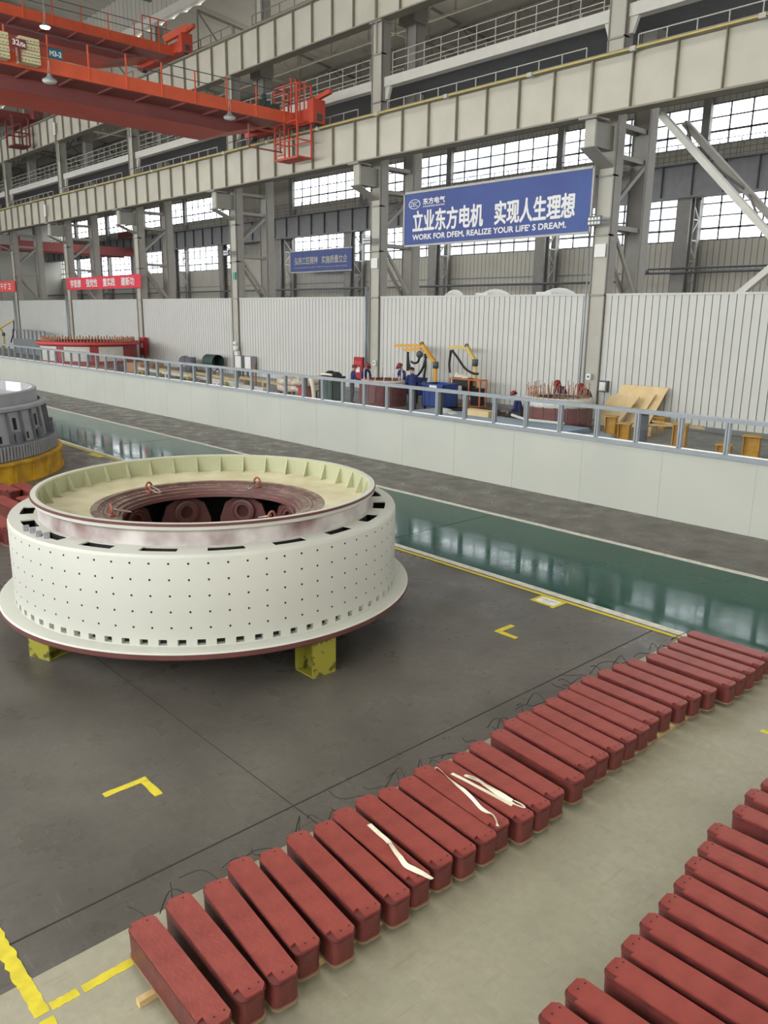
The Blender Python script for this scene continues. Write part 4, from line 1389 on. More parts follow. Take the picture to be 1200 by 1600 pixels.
# column fittings
for i, where in ((1, 'by the big blue banner'), (2, 'by the red fire box'), (3, 'by the green fan')):
    x = CX[i]
    t = thing('floodlight', 'small floodlight with two rows of lenses on the column ' + where, 'floodlight', (x - .05, 25.9, 6.9), 0, 'floodlights on the columns')
    b = MB(); b.box(x - .3, x + .22, 25.75, 25.85, 6.9, 7.22); b.build('housing', M['alu_dark'], t)
    b = MB()
    for r_ in range(2):
        for k in range(4):
            cx = x - .235 + .13 * k
            b.box(cx - .045, cx + .045, 25.735, 25.75, 6.94 + .14 * r_, 7.03 + .14 * r_)
    b.build('lenses', M['lamp_lens'], t)
    b = MB(); b.bar((x + .2, 25.8, 7.1), (x + .3, 26.19, 7.12), .04); b.bar((x + .2, 25.8, 6.98), (x + .3, 26.19, 7.0), .04); b.build('bracket', M['alu'], t)
for i, where in ((1, 'near the big blue banner'), (2, 'near the red fire box')):
    x = CX[i]
    b = MB(); b.box(x - .22, x + .24, 26.18, 26.2, 5.85, 6.3); tag(b.build('notice_board', M['white']), 'blank white notice on the column face ' + where, 'notice')
b = MB(); b.box(CX[3] + .0, CX[3] + .26, 26.15, 26.19, 5.6, 6.0); tag(b.build('notice_board', M['green_sign']), 'small green sign high on the column by the green fan', 'sign')
for x, lab in ((-65.5, 'upper'), (-65.4, 'lower')):
    z = 16.75 if lab == 'upper' else 8.6
    yq = 26.0 if lab == 'upper' else 24.75
    if lab == 'lower':
        z = 10.75
    b = MB(); b.box(x - .12, x + .12, yq - .03, yq + .05, z, z + .85)
    tag(b.build('marker_plate', M['white']), 'narrow white marker plate on the %s runway girder far along' % lab, 'sign')
for i, where in ((2, 'beside the red fire box'), (5, 'between the pink banner and the red frame'), (6, 'by the pale red banner')):
    x = CX[i] - .5
    b = MB(); b.tube([(x, 26.15, 0), (x, 26.15, 5.0)], .06); b.tube([(x + .14, 26.15, 0), (x + .14, 26.15, 4.8)], .035)
    tag(b.build('pipe', M['alu']), 'pair of grey pipes running up the partition ' + where, 'pipe')
b = MB(); b.tube([(CX[1] - .42, 26.15, 0), (CX[1] - .42, 26.15, 6.9)], .03); tag(b.build('pipe', M['alu']), 'thin grey conduit climbing the column by the big blue banner', 'pipe')
def switch(x, z, label, y=26.15):
    t = thing('switch_box', label, 'switch box', (x, y, z))
    b = MB(); b.box(x - .1, x + .1, y - .06, y + .06, z, z + .22); b.build('case', M['white'], t)
    b = MB(); b.box(x - .04, x + .04, y - .075, y - .06, z + .08, z + .15); b.build('dial', M['alu_dark'], t)
switch(-28.95, 1.35, 'white switch box on the column beside the fire box')
switch(-16.95, 1.45, 'white switch box on the column over the coil leads')
t = thing('lamp_box', 'dark framed square lamp on the partition by the plywood', 'lamp', (-16.3, 26.2, 1.15))
b = MB(); b.box(-16.5, -16.15, 26.12, 26.28, 1.05, 1.45); b.build('frame', M['alu_dark'], t)
b = MB(); b.box(-16.45, -16.2, 26.1, 26.12, 1.1, 1.4); b.build('lens', M['lamp_lens'], t)
t = thing('fire_hydrant_box', 'red fire hydrant box with white lettering on the partition behind two workers', 'fire box', (-30.1, 26.2, .9))
b = MB(); b.box(-30.45, -29.8, 26.1, 26.3, .62, 1.68); b.build('case', M['red_box'], t)
lettering('print', '消火栓', (-30.36, 26.095, 1.32), X, Zu, .46, .2, M['banner_red_light'], t, .008)
b = MB(); b.box(-30.28, -30.0, 26.09, 26.1, .95, 1.2); b.build('notice', M['white'], t)
t = thing('fire_hydrant_box', 'red fire box with a white notice at the far red frame', 'fire box', (-52.8, 26.2, .9))
b = MB(); b.box(-53.1, -52.45, 25.9, 26.15, .8, 2.0); b.build('case', M['red_box'], t)
b = MB(); b.box(-52.95, -52.65, 25.88, 25.9, 1.3, 1.6); b.build('notice', M['white'], t)

# ================================================================ work area behind the barrier
# yellow and pale jib cranes with hoses
def jib(label, post, post2, elbow, tip, m, hose_sets, second=None):
    t = thing('jib_crane', label, 'jib crane', post)
    b = MB()
    b.box(post[0] - .2, post[0] + .2, post[1] - .2, post[1] + .2, 0, .03)
    b.tube([post, post2], .085, 12)
    b.build('mast', m, t)
    b = MB()
    b.bar(post2, elbow, .13, .16, upv=(0, 1, 0)); b.bar((elbow[0] + .05, elbow[1], elbow[2] - .05), tip, .10, .12)
    if second:
        b.bar(second[0], second[1], .08, .10)
    b.build('boom', m, t)
    b = MB(); b.cyl((post2[0], post2[1]), .13, post2[2] - .2, post2[2] + .08, 14); b.ball((elbow[0], elbow[1], elbow[2]), .1); b.build('joint', M['alu_dark'], t)
    for h in hose_sets:
        b = MB(); b.tube(smooth_path(h, 6), .05, 8); b.build('hose', M['black'], t)
    return t
j = jib('bright yellow jib crane with looping black hoses over the blue tank', (-24.15, 25.35, 0), (-24.13, 25.35, 1.7), (-25.0, 25.35, 2.5), (-26.71, 25.35, 2.37), M['yellow_arm'],
    [[(-25.75, 25.25, 2.13), (-25.77, 25.25, 1.62), (-25.74, 25.25, 1.3)], [(-25.72, 25.2, 2.1), (-25.62, 25.2, 1.55), (-25.4, 25.2, 1.2), (-25.1, 25.2, 1.12), (-24.75, 25.2, 1.5), (-24.58, 25.2, 2.0)],
     [(-24.6, 25.15, 2.1), (-24.55, 25.15, 1.6), (-24.6, 25.15, 1.2), (-24.63, 25.15, .78)], [(-24.95, 25.2, 2.1), (-25.05, 25.2, 1.75), (-25.3, 25.2, 1.66), (-25.5, 25.2, 1.72)]],
    ((-26.05, 25.3, 2.2), (-25.0, 25.3, 2.29)))
b = MB(); b.ball((-24.98, 25.2, 2.05), .16); b.cyl((-24.62, 25.15), .12, .7, .95, 12); b.build('torch_head', M['alu_dark'], j)
jib('pale yellow jib crane with one sagging hose above the orange rack', (-21.95, 25.5, 0), (-22.03, 25.5, 1.9), (-22.53, 25.5, 2.5), (-23.5, 25.5, 2.42), M['pale_yellow'],
    [[(-23.3, 25.4, 2.3), (-23.38, 25.4, 1.75), (-23.33, 25.4, 1.35)], [(-23.25, 25.4, 2.3), (-22.9, 25.4, 1.98), (-22.5, 25.4, 1.6), (-22.1, 25.4, 1.42), (-21.75, 25.4, 1.4)]])
j = jib('small jib crane with a bent arm at the hall end of the work area', (-75.4, 24, 0), (-75.3, 24, 1.7), (-76.2, 24, 2.2), (-72.4, 24, 2.9), M['pale_yellow'],
    [[(-72.4, 24, 2.85), (-72.6, 24, 2.0), (-73.6, 24, 1.0)]])

def bin_(x0, x1, y0, y1, z0, z1, label, m, name='steel_bin', legs=True):
    t = thing(name, label, 'bin', ((x0 + x1) / 2, (y0 + y1) / 2, 0))
    b = MB()
    for a in ((x0, x0 + .03, y0, y1), (x1 - .03, x1, y0, y1), (x0, x1, y0, y0 + .03), (x0, x1, y1 - .03, y1)):
        b.box(a[0], a[1], a[2], a[3], z0, z1)
    b.box(x0, x1, y0, y1, z0, z0 + .03)
    for k in range(4):
        x = x0 + (x1 - x0) * (k + .5) / 4
        b.box(x - .02, x + .02, y0 - .02, y0, z0, z1 - .08)
    b.build('body', m, t)
    b = MB()
    b.box(x0 - .03, x1 + .03, y0 - .03, y0 + .04, z1 - .07, z1); b.box(x0 - .03, x1 + .03, y1 - .04, y1 + .03, z1 - .07, z1); b.box(x0 - .03, x0 + .04, y0, y1, z1 - .07, z1); b.box(x1 - .04, x1 + .03, y0, y1, z1 - .07, z1)
    b.build('rim', m, t)
    if legs:
        for x in (x0 + .08, x1 - .08):
            for y in (y0 + .08, y1 - .08):
                b = MB(); b.box(x - .04, x + .04, y - .04, y + .04, 0, z0); b.build('leg', M['black'], t)
    return t
bin_(-25.6, -24.6, 24.7, 25.3, .32, 1.06, 'blue steel tank under the bright yellow jib crane', M['blue_bin'])
t2 = bin_(-22.9, -21.75, 23.3, 24.2, .12, 1.05, 'open blue steel bin with a white sheet hung on its rim', M['blue_bin'])
b = MB(); b.box(-22.45, -22.05, 23.24, 23.28, .82, 1.0); b.build('paper', M['white'], t2)
bin_(-27.5, -26.6, 21.6, 22.3, .1, 1.12, 'dark green steel cart beside the white wrapped coil', M['green_bin'])
b = MB(); b.ball((-27.2, 22.0, 1.12), .3, sz=.75, zmin=0); b.ball((-26.85, 22.05, 1.12), .24, sz=.8, zmin=0)
tag(b.build('cable_bundle', M['black']), 'black bundled hose heaped on the dark green cart', 'hose')
b = MB(); b.tube(smooth_path([(-27.4, 21.63, 1.19), (-27.0, 21.63, 1.2), (-26.65, 21.63, 1.19)], 5), .05); tag(b.build('cloth_strip', M['strap']), 'white cloth strip laid over the dark green cart', 'cloth')
# black boxes and orange rack
t = thing('orange_rack', 'open orange frame rack holding black boxes', 'rack', (-22.0, 25.1, 0))
b = MB()
for x in (-22.85, -21.8, -21.2):
    for y in (24.9, 25.3):
        b.box(x - .025, x + .025, y - .025, y + .025, 0, 1.2)
for z in (.12, 1.18):
    for y in (24.9, 25.3):
        b.bar((-22.85, y, z), (-21.2, y, z), .05)
    for x in (-22.85, -21.2):
        b.bar((x, 24.9, z), (x, 25.3, z), .05)
b.build('frame', M['orange_rack'], t)
for x0, x1, z0, z1, lab in ((-22.75, -21.9, .9, 1.22, 'upper black box in the orange rack'), (-22.2, -21.75, .5, .9, 'middle black box in the orange rack'), (-21.7, -21.25, .14, .85, 'dark blue-black box at the wall end of the orange rack')):
    b = MB(); b.box(x0, x1, 24.93, 25.27, z0, z1); b.box(x0 - .01, x1 + .01, 24.92, 25.28, z1 - .06, z1 - .03)
    tag(b.build('equipment_box', M['black'], bevel=.01), lab, 'box')
b = MB(); b.ball((-22.4, 25.1, 1.24), .25, sz=.5, zmin=0); b.ball((-22.15, 25.1, 1.22), .2, sz=.5, zmin=0); b.ball((-22.6, 25.05, 1.24), .1, sz=1.9, zmin=0)
tag(b.build('white_rag', M['strap']), 'white rag heaped on top of the orange rack', 'cloth')
# black hoses on the floor
for k, (yo, lab) in enumerate(((0, 'black hose snaking over the floor by the orange rack'), (.35, 'second black hose on the floor, nearer the barrier side'), (-.4, 'third black hose on the floor by the partition foot'))):
    rr = random.Random(40 + k)
    b = MB()
    pts = [(-22.4 + .38 * i, 24.2 - yo + rr.uniform(-.35, .35), .06) for i in range(14)]
    b.tube(smooth_path(pts, 6), .05, 8)
    tag(b.build('floor_hose', M['black']), lab, 'hose', 'hoses on the work area floor')

# maroon stator with white wrapped top
def stator(c, r_, h, label, slots=40):
    t = thing('stator_core', label, 'stator', (c[0], c[1], 0))
    b = MB()
    b.lathe((c[0], c[1], 0), [(r_ * .62, 0), (r_ * 1.02, 0), (r_ * 1.02, .12), (r_ * .98, .14), (r_ * .98, .22), (r_, .22), (r_, h - .1), (r_ * .62, h - .1)], 64)
    for k in range(18):
        a = 2 * PI * k / 18
        x, y = c[0] + r_ * math.cos(a), c[1] + r_ * math.sin(a)
        b.box(x - .02, x + .02, y - .02, y + .02, .2, h - .1)
    for k in range(12):
        b.lathe((c[0], c[1], .26 + (h - .4) * k / 12), [(r_ + .004, 0), (r_ + .004, .03), (r_, .04)], 64)
    b.build('core', M['core'], t)
    return t
t = stator((-25.0, 23.05), .98, 1.0, 'short maroon stator with a white wrapped rim between three workers')
b = MB(); b.lathe((-25.0, 23.05, 0), [(.55, .9), (.9, .9), (.95, .97), (.9, 1.05), (.6, 1.04)], 48, smooth=True); b.build('wrapped_rim', M['film'], t)
b = MB(); b.lathe((-25.0, 23.05, 0), [(.93, .88), (.95, .9), (.93, .93)], 48); b.build('tie_strap', M['white'], t)
b = MB(); b.lathe((-25.0, 23.05, 0), [(.55, 1.06), (.75, 1.06), (.75, 1.09), (.55, 1.09)], 40); b.build('top_ring', M['red_stator'], t)
for k in range(14):
    b = MB()
    a = 2 * PI * k / 14 + .2
    x, y = -25 + .82 * math.cos(a), 23.05 + .82 * math.sin(a)
    b.tube([(x, y, 1.02), (x + .02, y, 1.2 + .15 * ((k * 7) % 3))], .025, 6)
    b.build('lead_end', M['film'], t)

t = stator((-16.15, 23.15), 1.16, 1.0, 'maroon stator with upright copper leads and plastic film beside the plywood')
b = MB(); b.lathe((-16.15, 23.15, 0), [(.8, .9), (1.15, .72), (1.19, .8), (1.17, 1.0), (1.1, 1.06), (.75, 1.05)], 64, smooth=True); b.build('plastic_film', M['film'], t)
rr = random.Random(8)
for k in range(64):
    b = MB()
    a = 2 * PI * k / 64
    q = 1.05 if k % 2 else .88
    x, y = -16.15 + q * math.cos(a), 23.15 + q * math.sin(a)
    dx, dy = rr.uniform(-.07, .07), rr.uniform(-.07, .07)
    b.tube([(x, y, 1.0), (x + dx * .4, y + dy * .4, 1.25), (x + dx, y + dy, 1.42 + rr.uniform(-.08, .14))], [.02, .014, .012], 5)
    b.build('copper_lead', M['copper'], t)
b = MB(); b.tube(smooth_path([(-17.0, 21.7, .44), (-16.3, 21.6, .36), (-15.6, 21.7, .352), (-14.9, 21.75, .352)], 6), .05)
tag(b.build('film_roll', M['film']), 'rolled white film lying along the foot of the copper-lead stator', 'film')

# far red stator on planks
rc = (-53.2, 22.3)
t = thing('red_stator_frame', 'large red stator frame with pale wrapped panels at the far end', 'stator', (rc[0], rc[1], 0))
b = MB(); b.lathe((rc[0], rc[1], 0), [(2.4, .35), (3.15, .35), (3.15, .5), (3.05, .55), (3.05, 1.55), (3.25, 1.6), (3.25, 1.8), (2.4, 1.8)], 72); b.build('frame', M['red_stator'], t)
b = MB()
for a0, a1 in ((-100, -62), (-52, -22), (-12, 20), (-150, -110)):
    b.lathe((rc[0], rc[1], 0), [(3.075, .6), (3.075, 1.5)], 10, a0=R(a0), a1=R(a1))
b.build('wrapped_panel', M['film'], t)
b = MB(); b.lathe((rc[0], rc[1], 0), [(3.26, 1.66), (3.27, 1.7), (3.26, 1.74)], 72); b.build('trim_strip', M['banner_red_light'], t)
b = MB()
for k in range(90):
    a = 2 * PI * k / 90
    x, y = rc[0] + 2.9 * math.cos(a), rc[1] + 2.9 * math.sin(a)
    b.box(x - .05, x + .05, y - .03, y + .03, 1.8, 2.0 + .08 * (k % 3 == 0))
b.build('coil_ends', M['copper'], t)
for k, (x0, x1, y0, y1, z, lab) in enumerate(((-51, -47.2, 20.6, 21.4, .32, 'stack of brown boards before the red stator frame'), (-48.6, -46.4, 22.6, 24.2, .6, 'low brown wooden crate beyond the red stator frame'), (-59.5, -57.5, 21.6, 23, .55, 'brown timber pile behind the red stator frame'))):
    b = MB()
    for j in range(6):
        yy2 = y0 + (y1 - y0) * j / 6
        b.box(x0 + .05 * (j % 3), x1 - .08 * (j % 2), yy2, yy2 + (y1 - y0) / 6 - .02, .02, z)
    tag(b.build('board_pile', mat('brown_boards', (176, 132, 92), 0.7, var=.2, scale=2)), lab, 'boards')
# pale timber frames on the floor before the partition
tim = [(-46.5, 22.6, -41.5, 22.0, .35), (-45.8, 23.6, -40.5, 22.9, .3), (-44, 21.8, -38, 21.3, .42), (-41, 23.4, -35.5, 22.6, .36), (-39.5, 22.2, -34, 21.8, .3), (-37, 23.8, -31.5, 23.0, .34), (-36, 21.5, -31, 21.2, .28)]
for k, (x0, y0, x1, y1, z) in enumerate(tim):
    b = MB(); b.bar((x0, y0, z), (x1, y1, z), .3, .12)
    for f in (.1, .5, .9):
        x, y = x0 + (x1 - x0) * f, y0 + (y1 - y0) * f
        b.box(x - .08, x + .08, y - .15, y + .15, 0, z - .06)
    tag(b.build('timber_beam', M['wood'] if k % 2 else M['film']), 'pale timber beam on short feet, %s along from the red stator frame' % ORD[k], 'timber', 'timber beams on the work floor')
for k, (x, y) in enumerate(((-42.4, 20.7), (-40.6, 20.8), (-33.6, 20.6), (-37.0, 20.5))):
    t = thing('yellow_trestle', 'small yellow trestle under the pale timber, %s from the red stator frame' % ORD[k], 'trestle', (x, y, 0), 0, 'yellow trestles')
    b = MB(); b.box(x - .25, x + .25, y - .05, y + .05, .42, .5); b.box(x - .25, x + .25, y - .05, y + .05, .2, .25); b.build('bar', M['old_yellow'], t)
    for s in (-.22, .22):
        b = MB(); b.box(x + s - .03, x + s + .03, y - .12, y + .12, 0, .42); b.build('leg', M['old_yellow'], t)
b = MB(); b.tube(smooth_path([(-33.6, 22.4, 0), (-33.6, 22.4, 1.15), (-33.55, 22.4, 1.25)], 3), .04); b.box(-33.9, -33.3, 22.35, 22.45, .02, .08); tag(b.build('rusty_post', mat('rusty_steel', (150, 96, 60), .7)), 'thin rusty post standing beside the white wrapped coil', 'post')
# white wrapped coil in two tiers on its red foot
wc = (-29.75, 22.35)
t = thing('wrapped_coil', 'two-tier ring coil bound in white tape on short feet', 'coil', (wc[0], wc[1], 0))
for z, nm in ((.42, 'lower_tier'), (.72, 'upper_tier')):
    b = MB()
    vs, fs = [], []
    n, q = 96, 10
    for i in range(n):
        a = 2 * PI * i / n
        rr2 = .13 + .018 * (1 if i % 4 < 2 else 0)
        for k in range(q):
            e = 2 * PI * k / q
            vs.append((wc[0] + (1.0 + rr2 * math.cos(e)) * math.cos(a), wc[1] + (1.0 + rr2 * math.cos(e)) * math.sin(a), z + rr2 * math.sin(e)))
    for i in range(n):
        for k in range(q):
            fs.append((i * q + k, i * q + (k + 1) % q, ((i + 1) % n) * q + (k + 1) % q, ((i + 1) % n) * q + k))
    b.add(vs, fs)
    b.build(nm, mat('white_taped_coil', (232, 222, 206), .8, rgb2=(186, 160, 140), scale=9), t)
for k in range(6):
    a = R(60 * k)
    b = MB(); b.box(wc[0] + math.cos(a) - .07, wc[0] + math.cos(a) + .07, wc[1] + math.sin(a) - .07, wc[1] + math.sin(a) + .07, 0, .3); b.build('foot', M['maroon'], t)
b = MB(); b.box(-28.5, -28.0, 21.2, 21.65, 0, .62); b.box(-28.55, -27.95, 21.15, 21.7, .56, .62); tag(b.build('red_stool', M['red_box']), 'dark red box stool beside the white wrapped coil', 'stool')
b = MB(); b.tube(smooth_path([(-27.9, 21.45, .95), (-27.75, 21.4, .8), (-27.65, 21.4, .5), (-27.6, 21.4, .02)], 5), [.1] * 15 + [.16], 8)
tag(b.build('white_rag', M['strap']), 'long white rags hanging at the green cart side', 'cloth')
# green drum fan and grey cabinets at the third column
t = thing('drum_fan', 'dark green drum fan on a tube stand by the partition', 'fan', (-42.9, 25.6, 0))
b = MB()
n = 28
vs = [(-43.55 + x, 25.6 + .42 * math.cos(2 * PI * k / n), .85 + .42 * math.sin(2 * PI * k / n)) for x in (0, .15, 1.1, 1.2) for k in range(n)]
b.add(vs, [(j * n + k, j * n + (k + 1) % n, (j + 1) * n + (k + 1) % n, (j + 1) * n + k) for j in range(3) for k in range(n)], 0, True)
b.add([(-43.5, 25.6 + .40 * math.cos(2 * PI * k / n), .85 + .40 * math.sin(2 * PI * k / n)) for k in range(n)], [tuple(range(n))])
b.build('drum', M['green_bin'], t)
b = MB()
for k in range(5):
    a = 2 * PI * k / 5
    b.bar((-43.52, 25.6, .85), (-43.52, 25.6 + .36 * math.cos(a), .85 + .36 * math.sin(a)), .1, .02)
b.build('blades', M['alu_dark'], t)
for x in (-43.3, -42.5):
    b = MB(); b.bar((x, 25.6, .45), (x, 25.2, 0), .05); b.bar((x, 25.6, .45), (x, 26.0, 0), .05); b.build('leg', M['alu_dark'], t)
for x, lab in ((-40.55, 'nearer the green fan'), (-39.55, 'further from the green fan')):
    t = thing('electric_cabinet', 'grey electric cabinet on legs against the partition, the one ' + lab, 'cabinet', (x, 26.05, 0), 0, 'electric cabinets')
    b = MB(); b.box(x - .32, x + .32, 25.85, 26.2, .45, 1.3); b.build('case', M['grey_cast'], t)
    b = MB(); b.box(x - .29, x + .29, 25.83, 25.85, .48, 1.27); b.build('door', M['white'], t)
    for s in (-.25, .25):
        b = MB(); b.box(x + s - .03, x + s + .03, 25.95, 26.05, 0, .45); b.build('leg', M['alu_dark'], t)
b = MB(); b.box(-41.2, -40.85, 26.0, 26.18, 1.3, 1.55); b.cyl((-41.0, 26.0), .16, 1.55, 1.85, 14); b.ball((-41.05, 26.0, 2.0), .14); tag(b.build('wall_speaker', M['white']), 'white speaker and box on the column above the grey cabinets', 'speaker')
b = MB(); b.ball((-46.0, 25.4, .75), .4, sz=.8); b.cyl((-45.3, 25.4), .35, .1, 1.0, 18); b.box(-46.4, -45.0, 25.1, 25.7, 0, .35); tag(b.build('motor', M['grey_dark']), 'grey motor unit standing by the partition before the fan', 'motor')
b = MB()
n = 24
vs = [(-61.0 + x, 22.6 + .42 * math.cos(2 * PI * k / n), 1.0 + .42 * math.sin(2 * PI * k / n)) for x in (0, .7) for k in range(n)]
b.add(vs, [(k, (k + 1) % n, n + (k + 1) % n, n + k) for k in range(n)] + [tuple(range(n, 2 * n))], 0, True)
b.box(-60.9, -60.4, 22.4, 22.8, 0, .6)
tag(b.build('drum_fan', M['black']), 'round black fan standing before the grey fence panels', 'fan')

# pale blue work mats with film on the barrier side
b = MB(); b.box(-20.9, -14.0, 19.8, 21.9, 0, .30); b.box(-20.9, -14.0, 19.75, 19.8, 0, .33)
tag(b.build('blue_platform', M['blue_sheet']), 'long low platform covered with pale blue sheet behind the barrier', 'platform')
for x, y, s, lab in ((-21.4, 21.6, .5, 'crumpled white film at the barrier before the blue bin'), (-19.9, 21.4, .35, 'crumpled white film heap on the blue platform'), (-19.25, 21.2, .18, 'small white film tuft on the blue platform')):
    b = MB()
    zf = .301 if x > -21 else .0
    b.ball((x, y, zf), s, sz=.35, zmin=0); b.ball((x + s * .5, y - .1, zf), s * .7, sz=.55, zmin=0); b.ball((x - s * .3, y + .1, zf), s * .5, sz=.7, zmin=0)
    tag(b.build('plastic_film', M['film']), lab, 'film')
b = MB(); b.box(-18.9, -17.7, 21.3, 21.75, .302, .5); tag(b.build('timber_box', M['ply']), 'low pale box on the platform beside the crouching worker', 'box')
b = MB(); b.prism([(-13.9, 21.3), (-13.2, 21.1), (-13.0, 21.7), (-13.9, 22.4)], .0, .16); tag(b.build('blue_mat', M['blue_sheet']), 'crumpled pale blue mat before the ochre blocks', 'mat')

# plywood sheets leaning on the partition
def sheet(x0, x1, z1, dx, lab, y0, y1, th=.03, name='plywood_sheet'):
    b = MB()
    pts = [(x0, y0, .02), (x1, y0, .02), (x1 + dx, y1, z1), (x0 + dx, y1, z1)]
    b.add(pts + [(p[0], p[1] + th, p[2]) for p in pts], [(0, 1, 2, 3), (7, 6, 5, 4), (0, 4, 5, 1), (1, 5, 6, 2), (2, 6, 7, 3), (3, 7, 4, 0)])
    return tag(b.build(name, M['ply']), lab, 'plywood', 'plywood leaning on the partition')
sheet(-15.75, -13.95, 1.38, .25, 'widest plywood sheet leaning on the partition, behind the rest', 25.3, 26.1)
sheet(-15.75, -14.7, 1.0, .15, 'lower plywood sheet leaning before the widest one, on the copper-lead stator side', 24.75, 25.5)
sheet(-15.0, -14.75, 1.05, .35, 'narrow plywood strip leaning across the sheets', 24.6, 25.45)
sheet(-14.55, -14.3, 1.15, .3, 'second narrow plywood strip leaning nearer the ochre blocks', 25.15, 25.8)

def block(x, y, w, d, h, lab, rz=0.0):
    t = thing('steel_block', lab, 'steel block', (0, 0, 0), 0, 'ochre yellow steel blocks')
    b = MB()
    b.box(-w / 2, w / 2, -d / 2, d / 2, h - .03, h); b.box(-w / 2, w / 2, -d / 2, d / 2, 0, .03)
    b.build('flange', M['yellow_block'], t)
    b = MB()
    b.box(-w / 2 + .03, w / 2 - .03, -.02, .02, .03, h - .03); b.box(-w / 2 + .04, -w / 2 + .06, -d / 2 + .02, d / 2 - .02, .03, h - .03); b.box(w / 2 - .06, w / 2 - .04, -d / 2 + .02, d / 2 - .02, .03, h - .03)
    b.build('web', M['yellow_block'], t)
    t.location, t.rotation_euler = (x, y, 0), (0, 0, rz)
block(-14.0, 23.1, .42, .4, .6, 'tall ochre yellow steel block by the copper-lead stator', .3)
block(-12.85, 22.0, .42, .42, .58, 'ochre yellow steel block before the plywood strips', .3)
block(-13.7, 26.0 - .25, .5, .34, .40, 'low ochre yellow block at the partition foot')
block(-11.15, 22.2, .45, .4, .72, 'tallest ochre yellow block standing on a wide foot', .25)
b = MB(); b.box(-11.5, -10.8, 21.55, 21.95, .0, .1); tag(b.build('steel_plate', M['yellow_block']), 'ochre foot plate in front of the tallest ochre block', 'steel plate')
block(-9.75, 22.1, .45, .35, .3, 'lowest ochre yellow block alone on the bare floor', .25)
block(-9.05, 22.2, .5, .4, .62, 'ochre yellow block near the frame edge with a board beside it', .25)
block(-8.3, 23.6, .45, .4, .75, 'ochre yellow block cut by the frame edge', .2)
b = MB(); b.bar((-13.4, 23.9, .33), (-11.6, 24.6, .38), .3, .04); b.bar((-13.2, 24.3, .42), (-11.4, 24.3, .36), .08, .05); tag(b.build('timber_plank', M['wood']), 'pale planks lying across stubs beyond the ochre blocks', 'timber')
b = MB(); b.box(-13.3, -12.9, 23.7, 24.1, 0, .3); tag(b.build('timber_stub', M['wood']), 'grey timber stub carrying the pale planks', 'timber')
b = MB(); b.bar((-9.3, 21.4, .06), (-8.2, 21.6, .06), .2, .05); tag(b.build('timber_plank', M['wood']), 'short brown plank on the floor by the frame edge', 'timber')
for x, w_, lab in ((-27.6, .45, 'white domed machine cover peeping over the partition, by the fire box column'), (-25.0, .9, 'white domed machine cover peeping over the partition, in the middle'), (-21.4, 1.0, 'white domed machine cover peeping over the partition, towards the blue banner column')):
    b = MB(); b.ball((x, 30.2, 4.98 - w_ * .8), w_, sz=.8, n=20); b.cyl((x, 30.2), w_ * .9, 0, 4.98 - w_ * .8, 20); b.box(x - w_ * .5, x + w_ * .3, 30.2 - w_, 30.2, 4.5, 4.78)
    tag(b.build('machine_cover', M['white']), lab, 'machine', 'machines behind the partition')

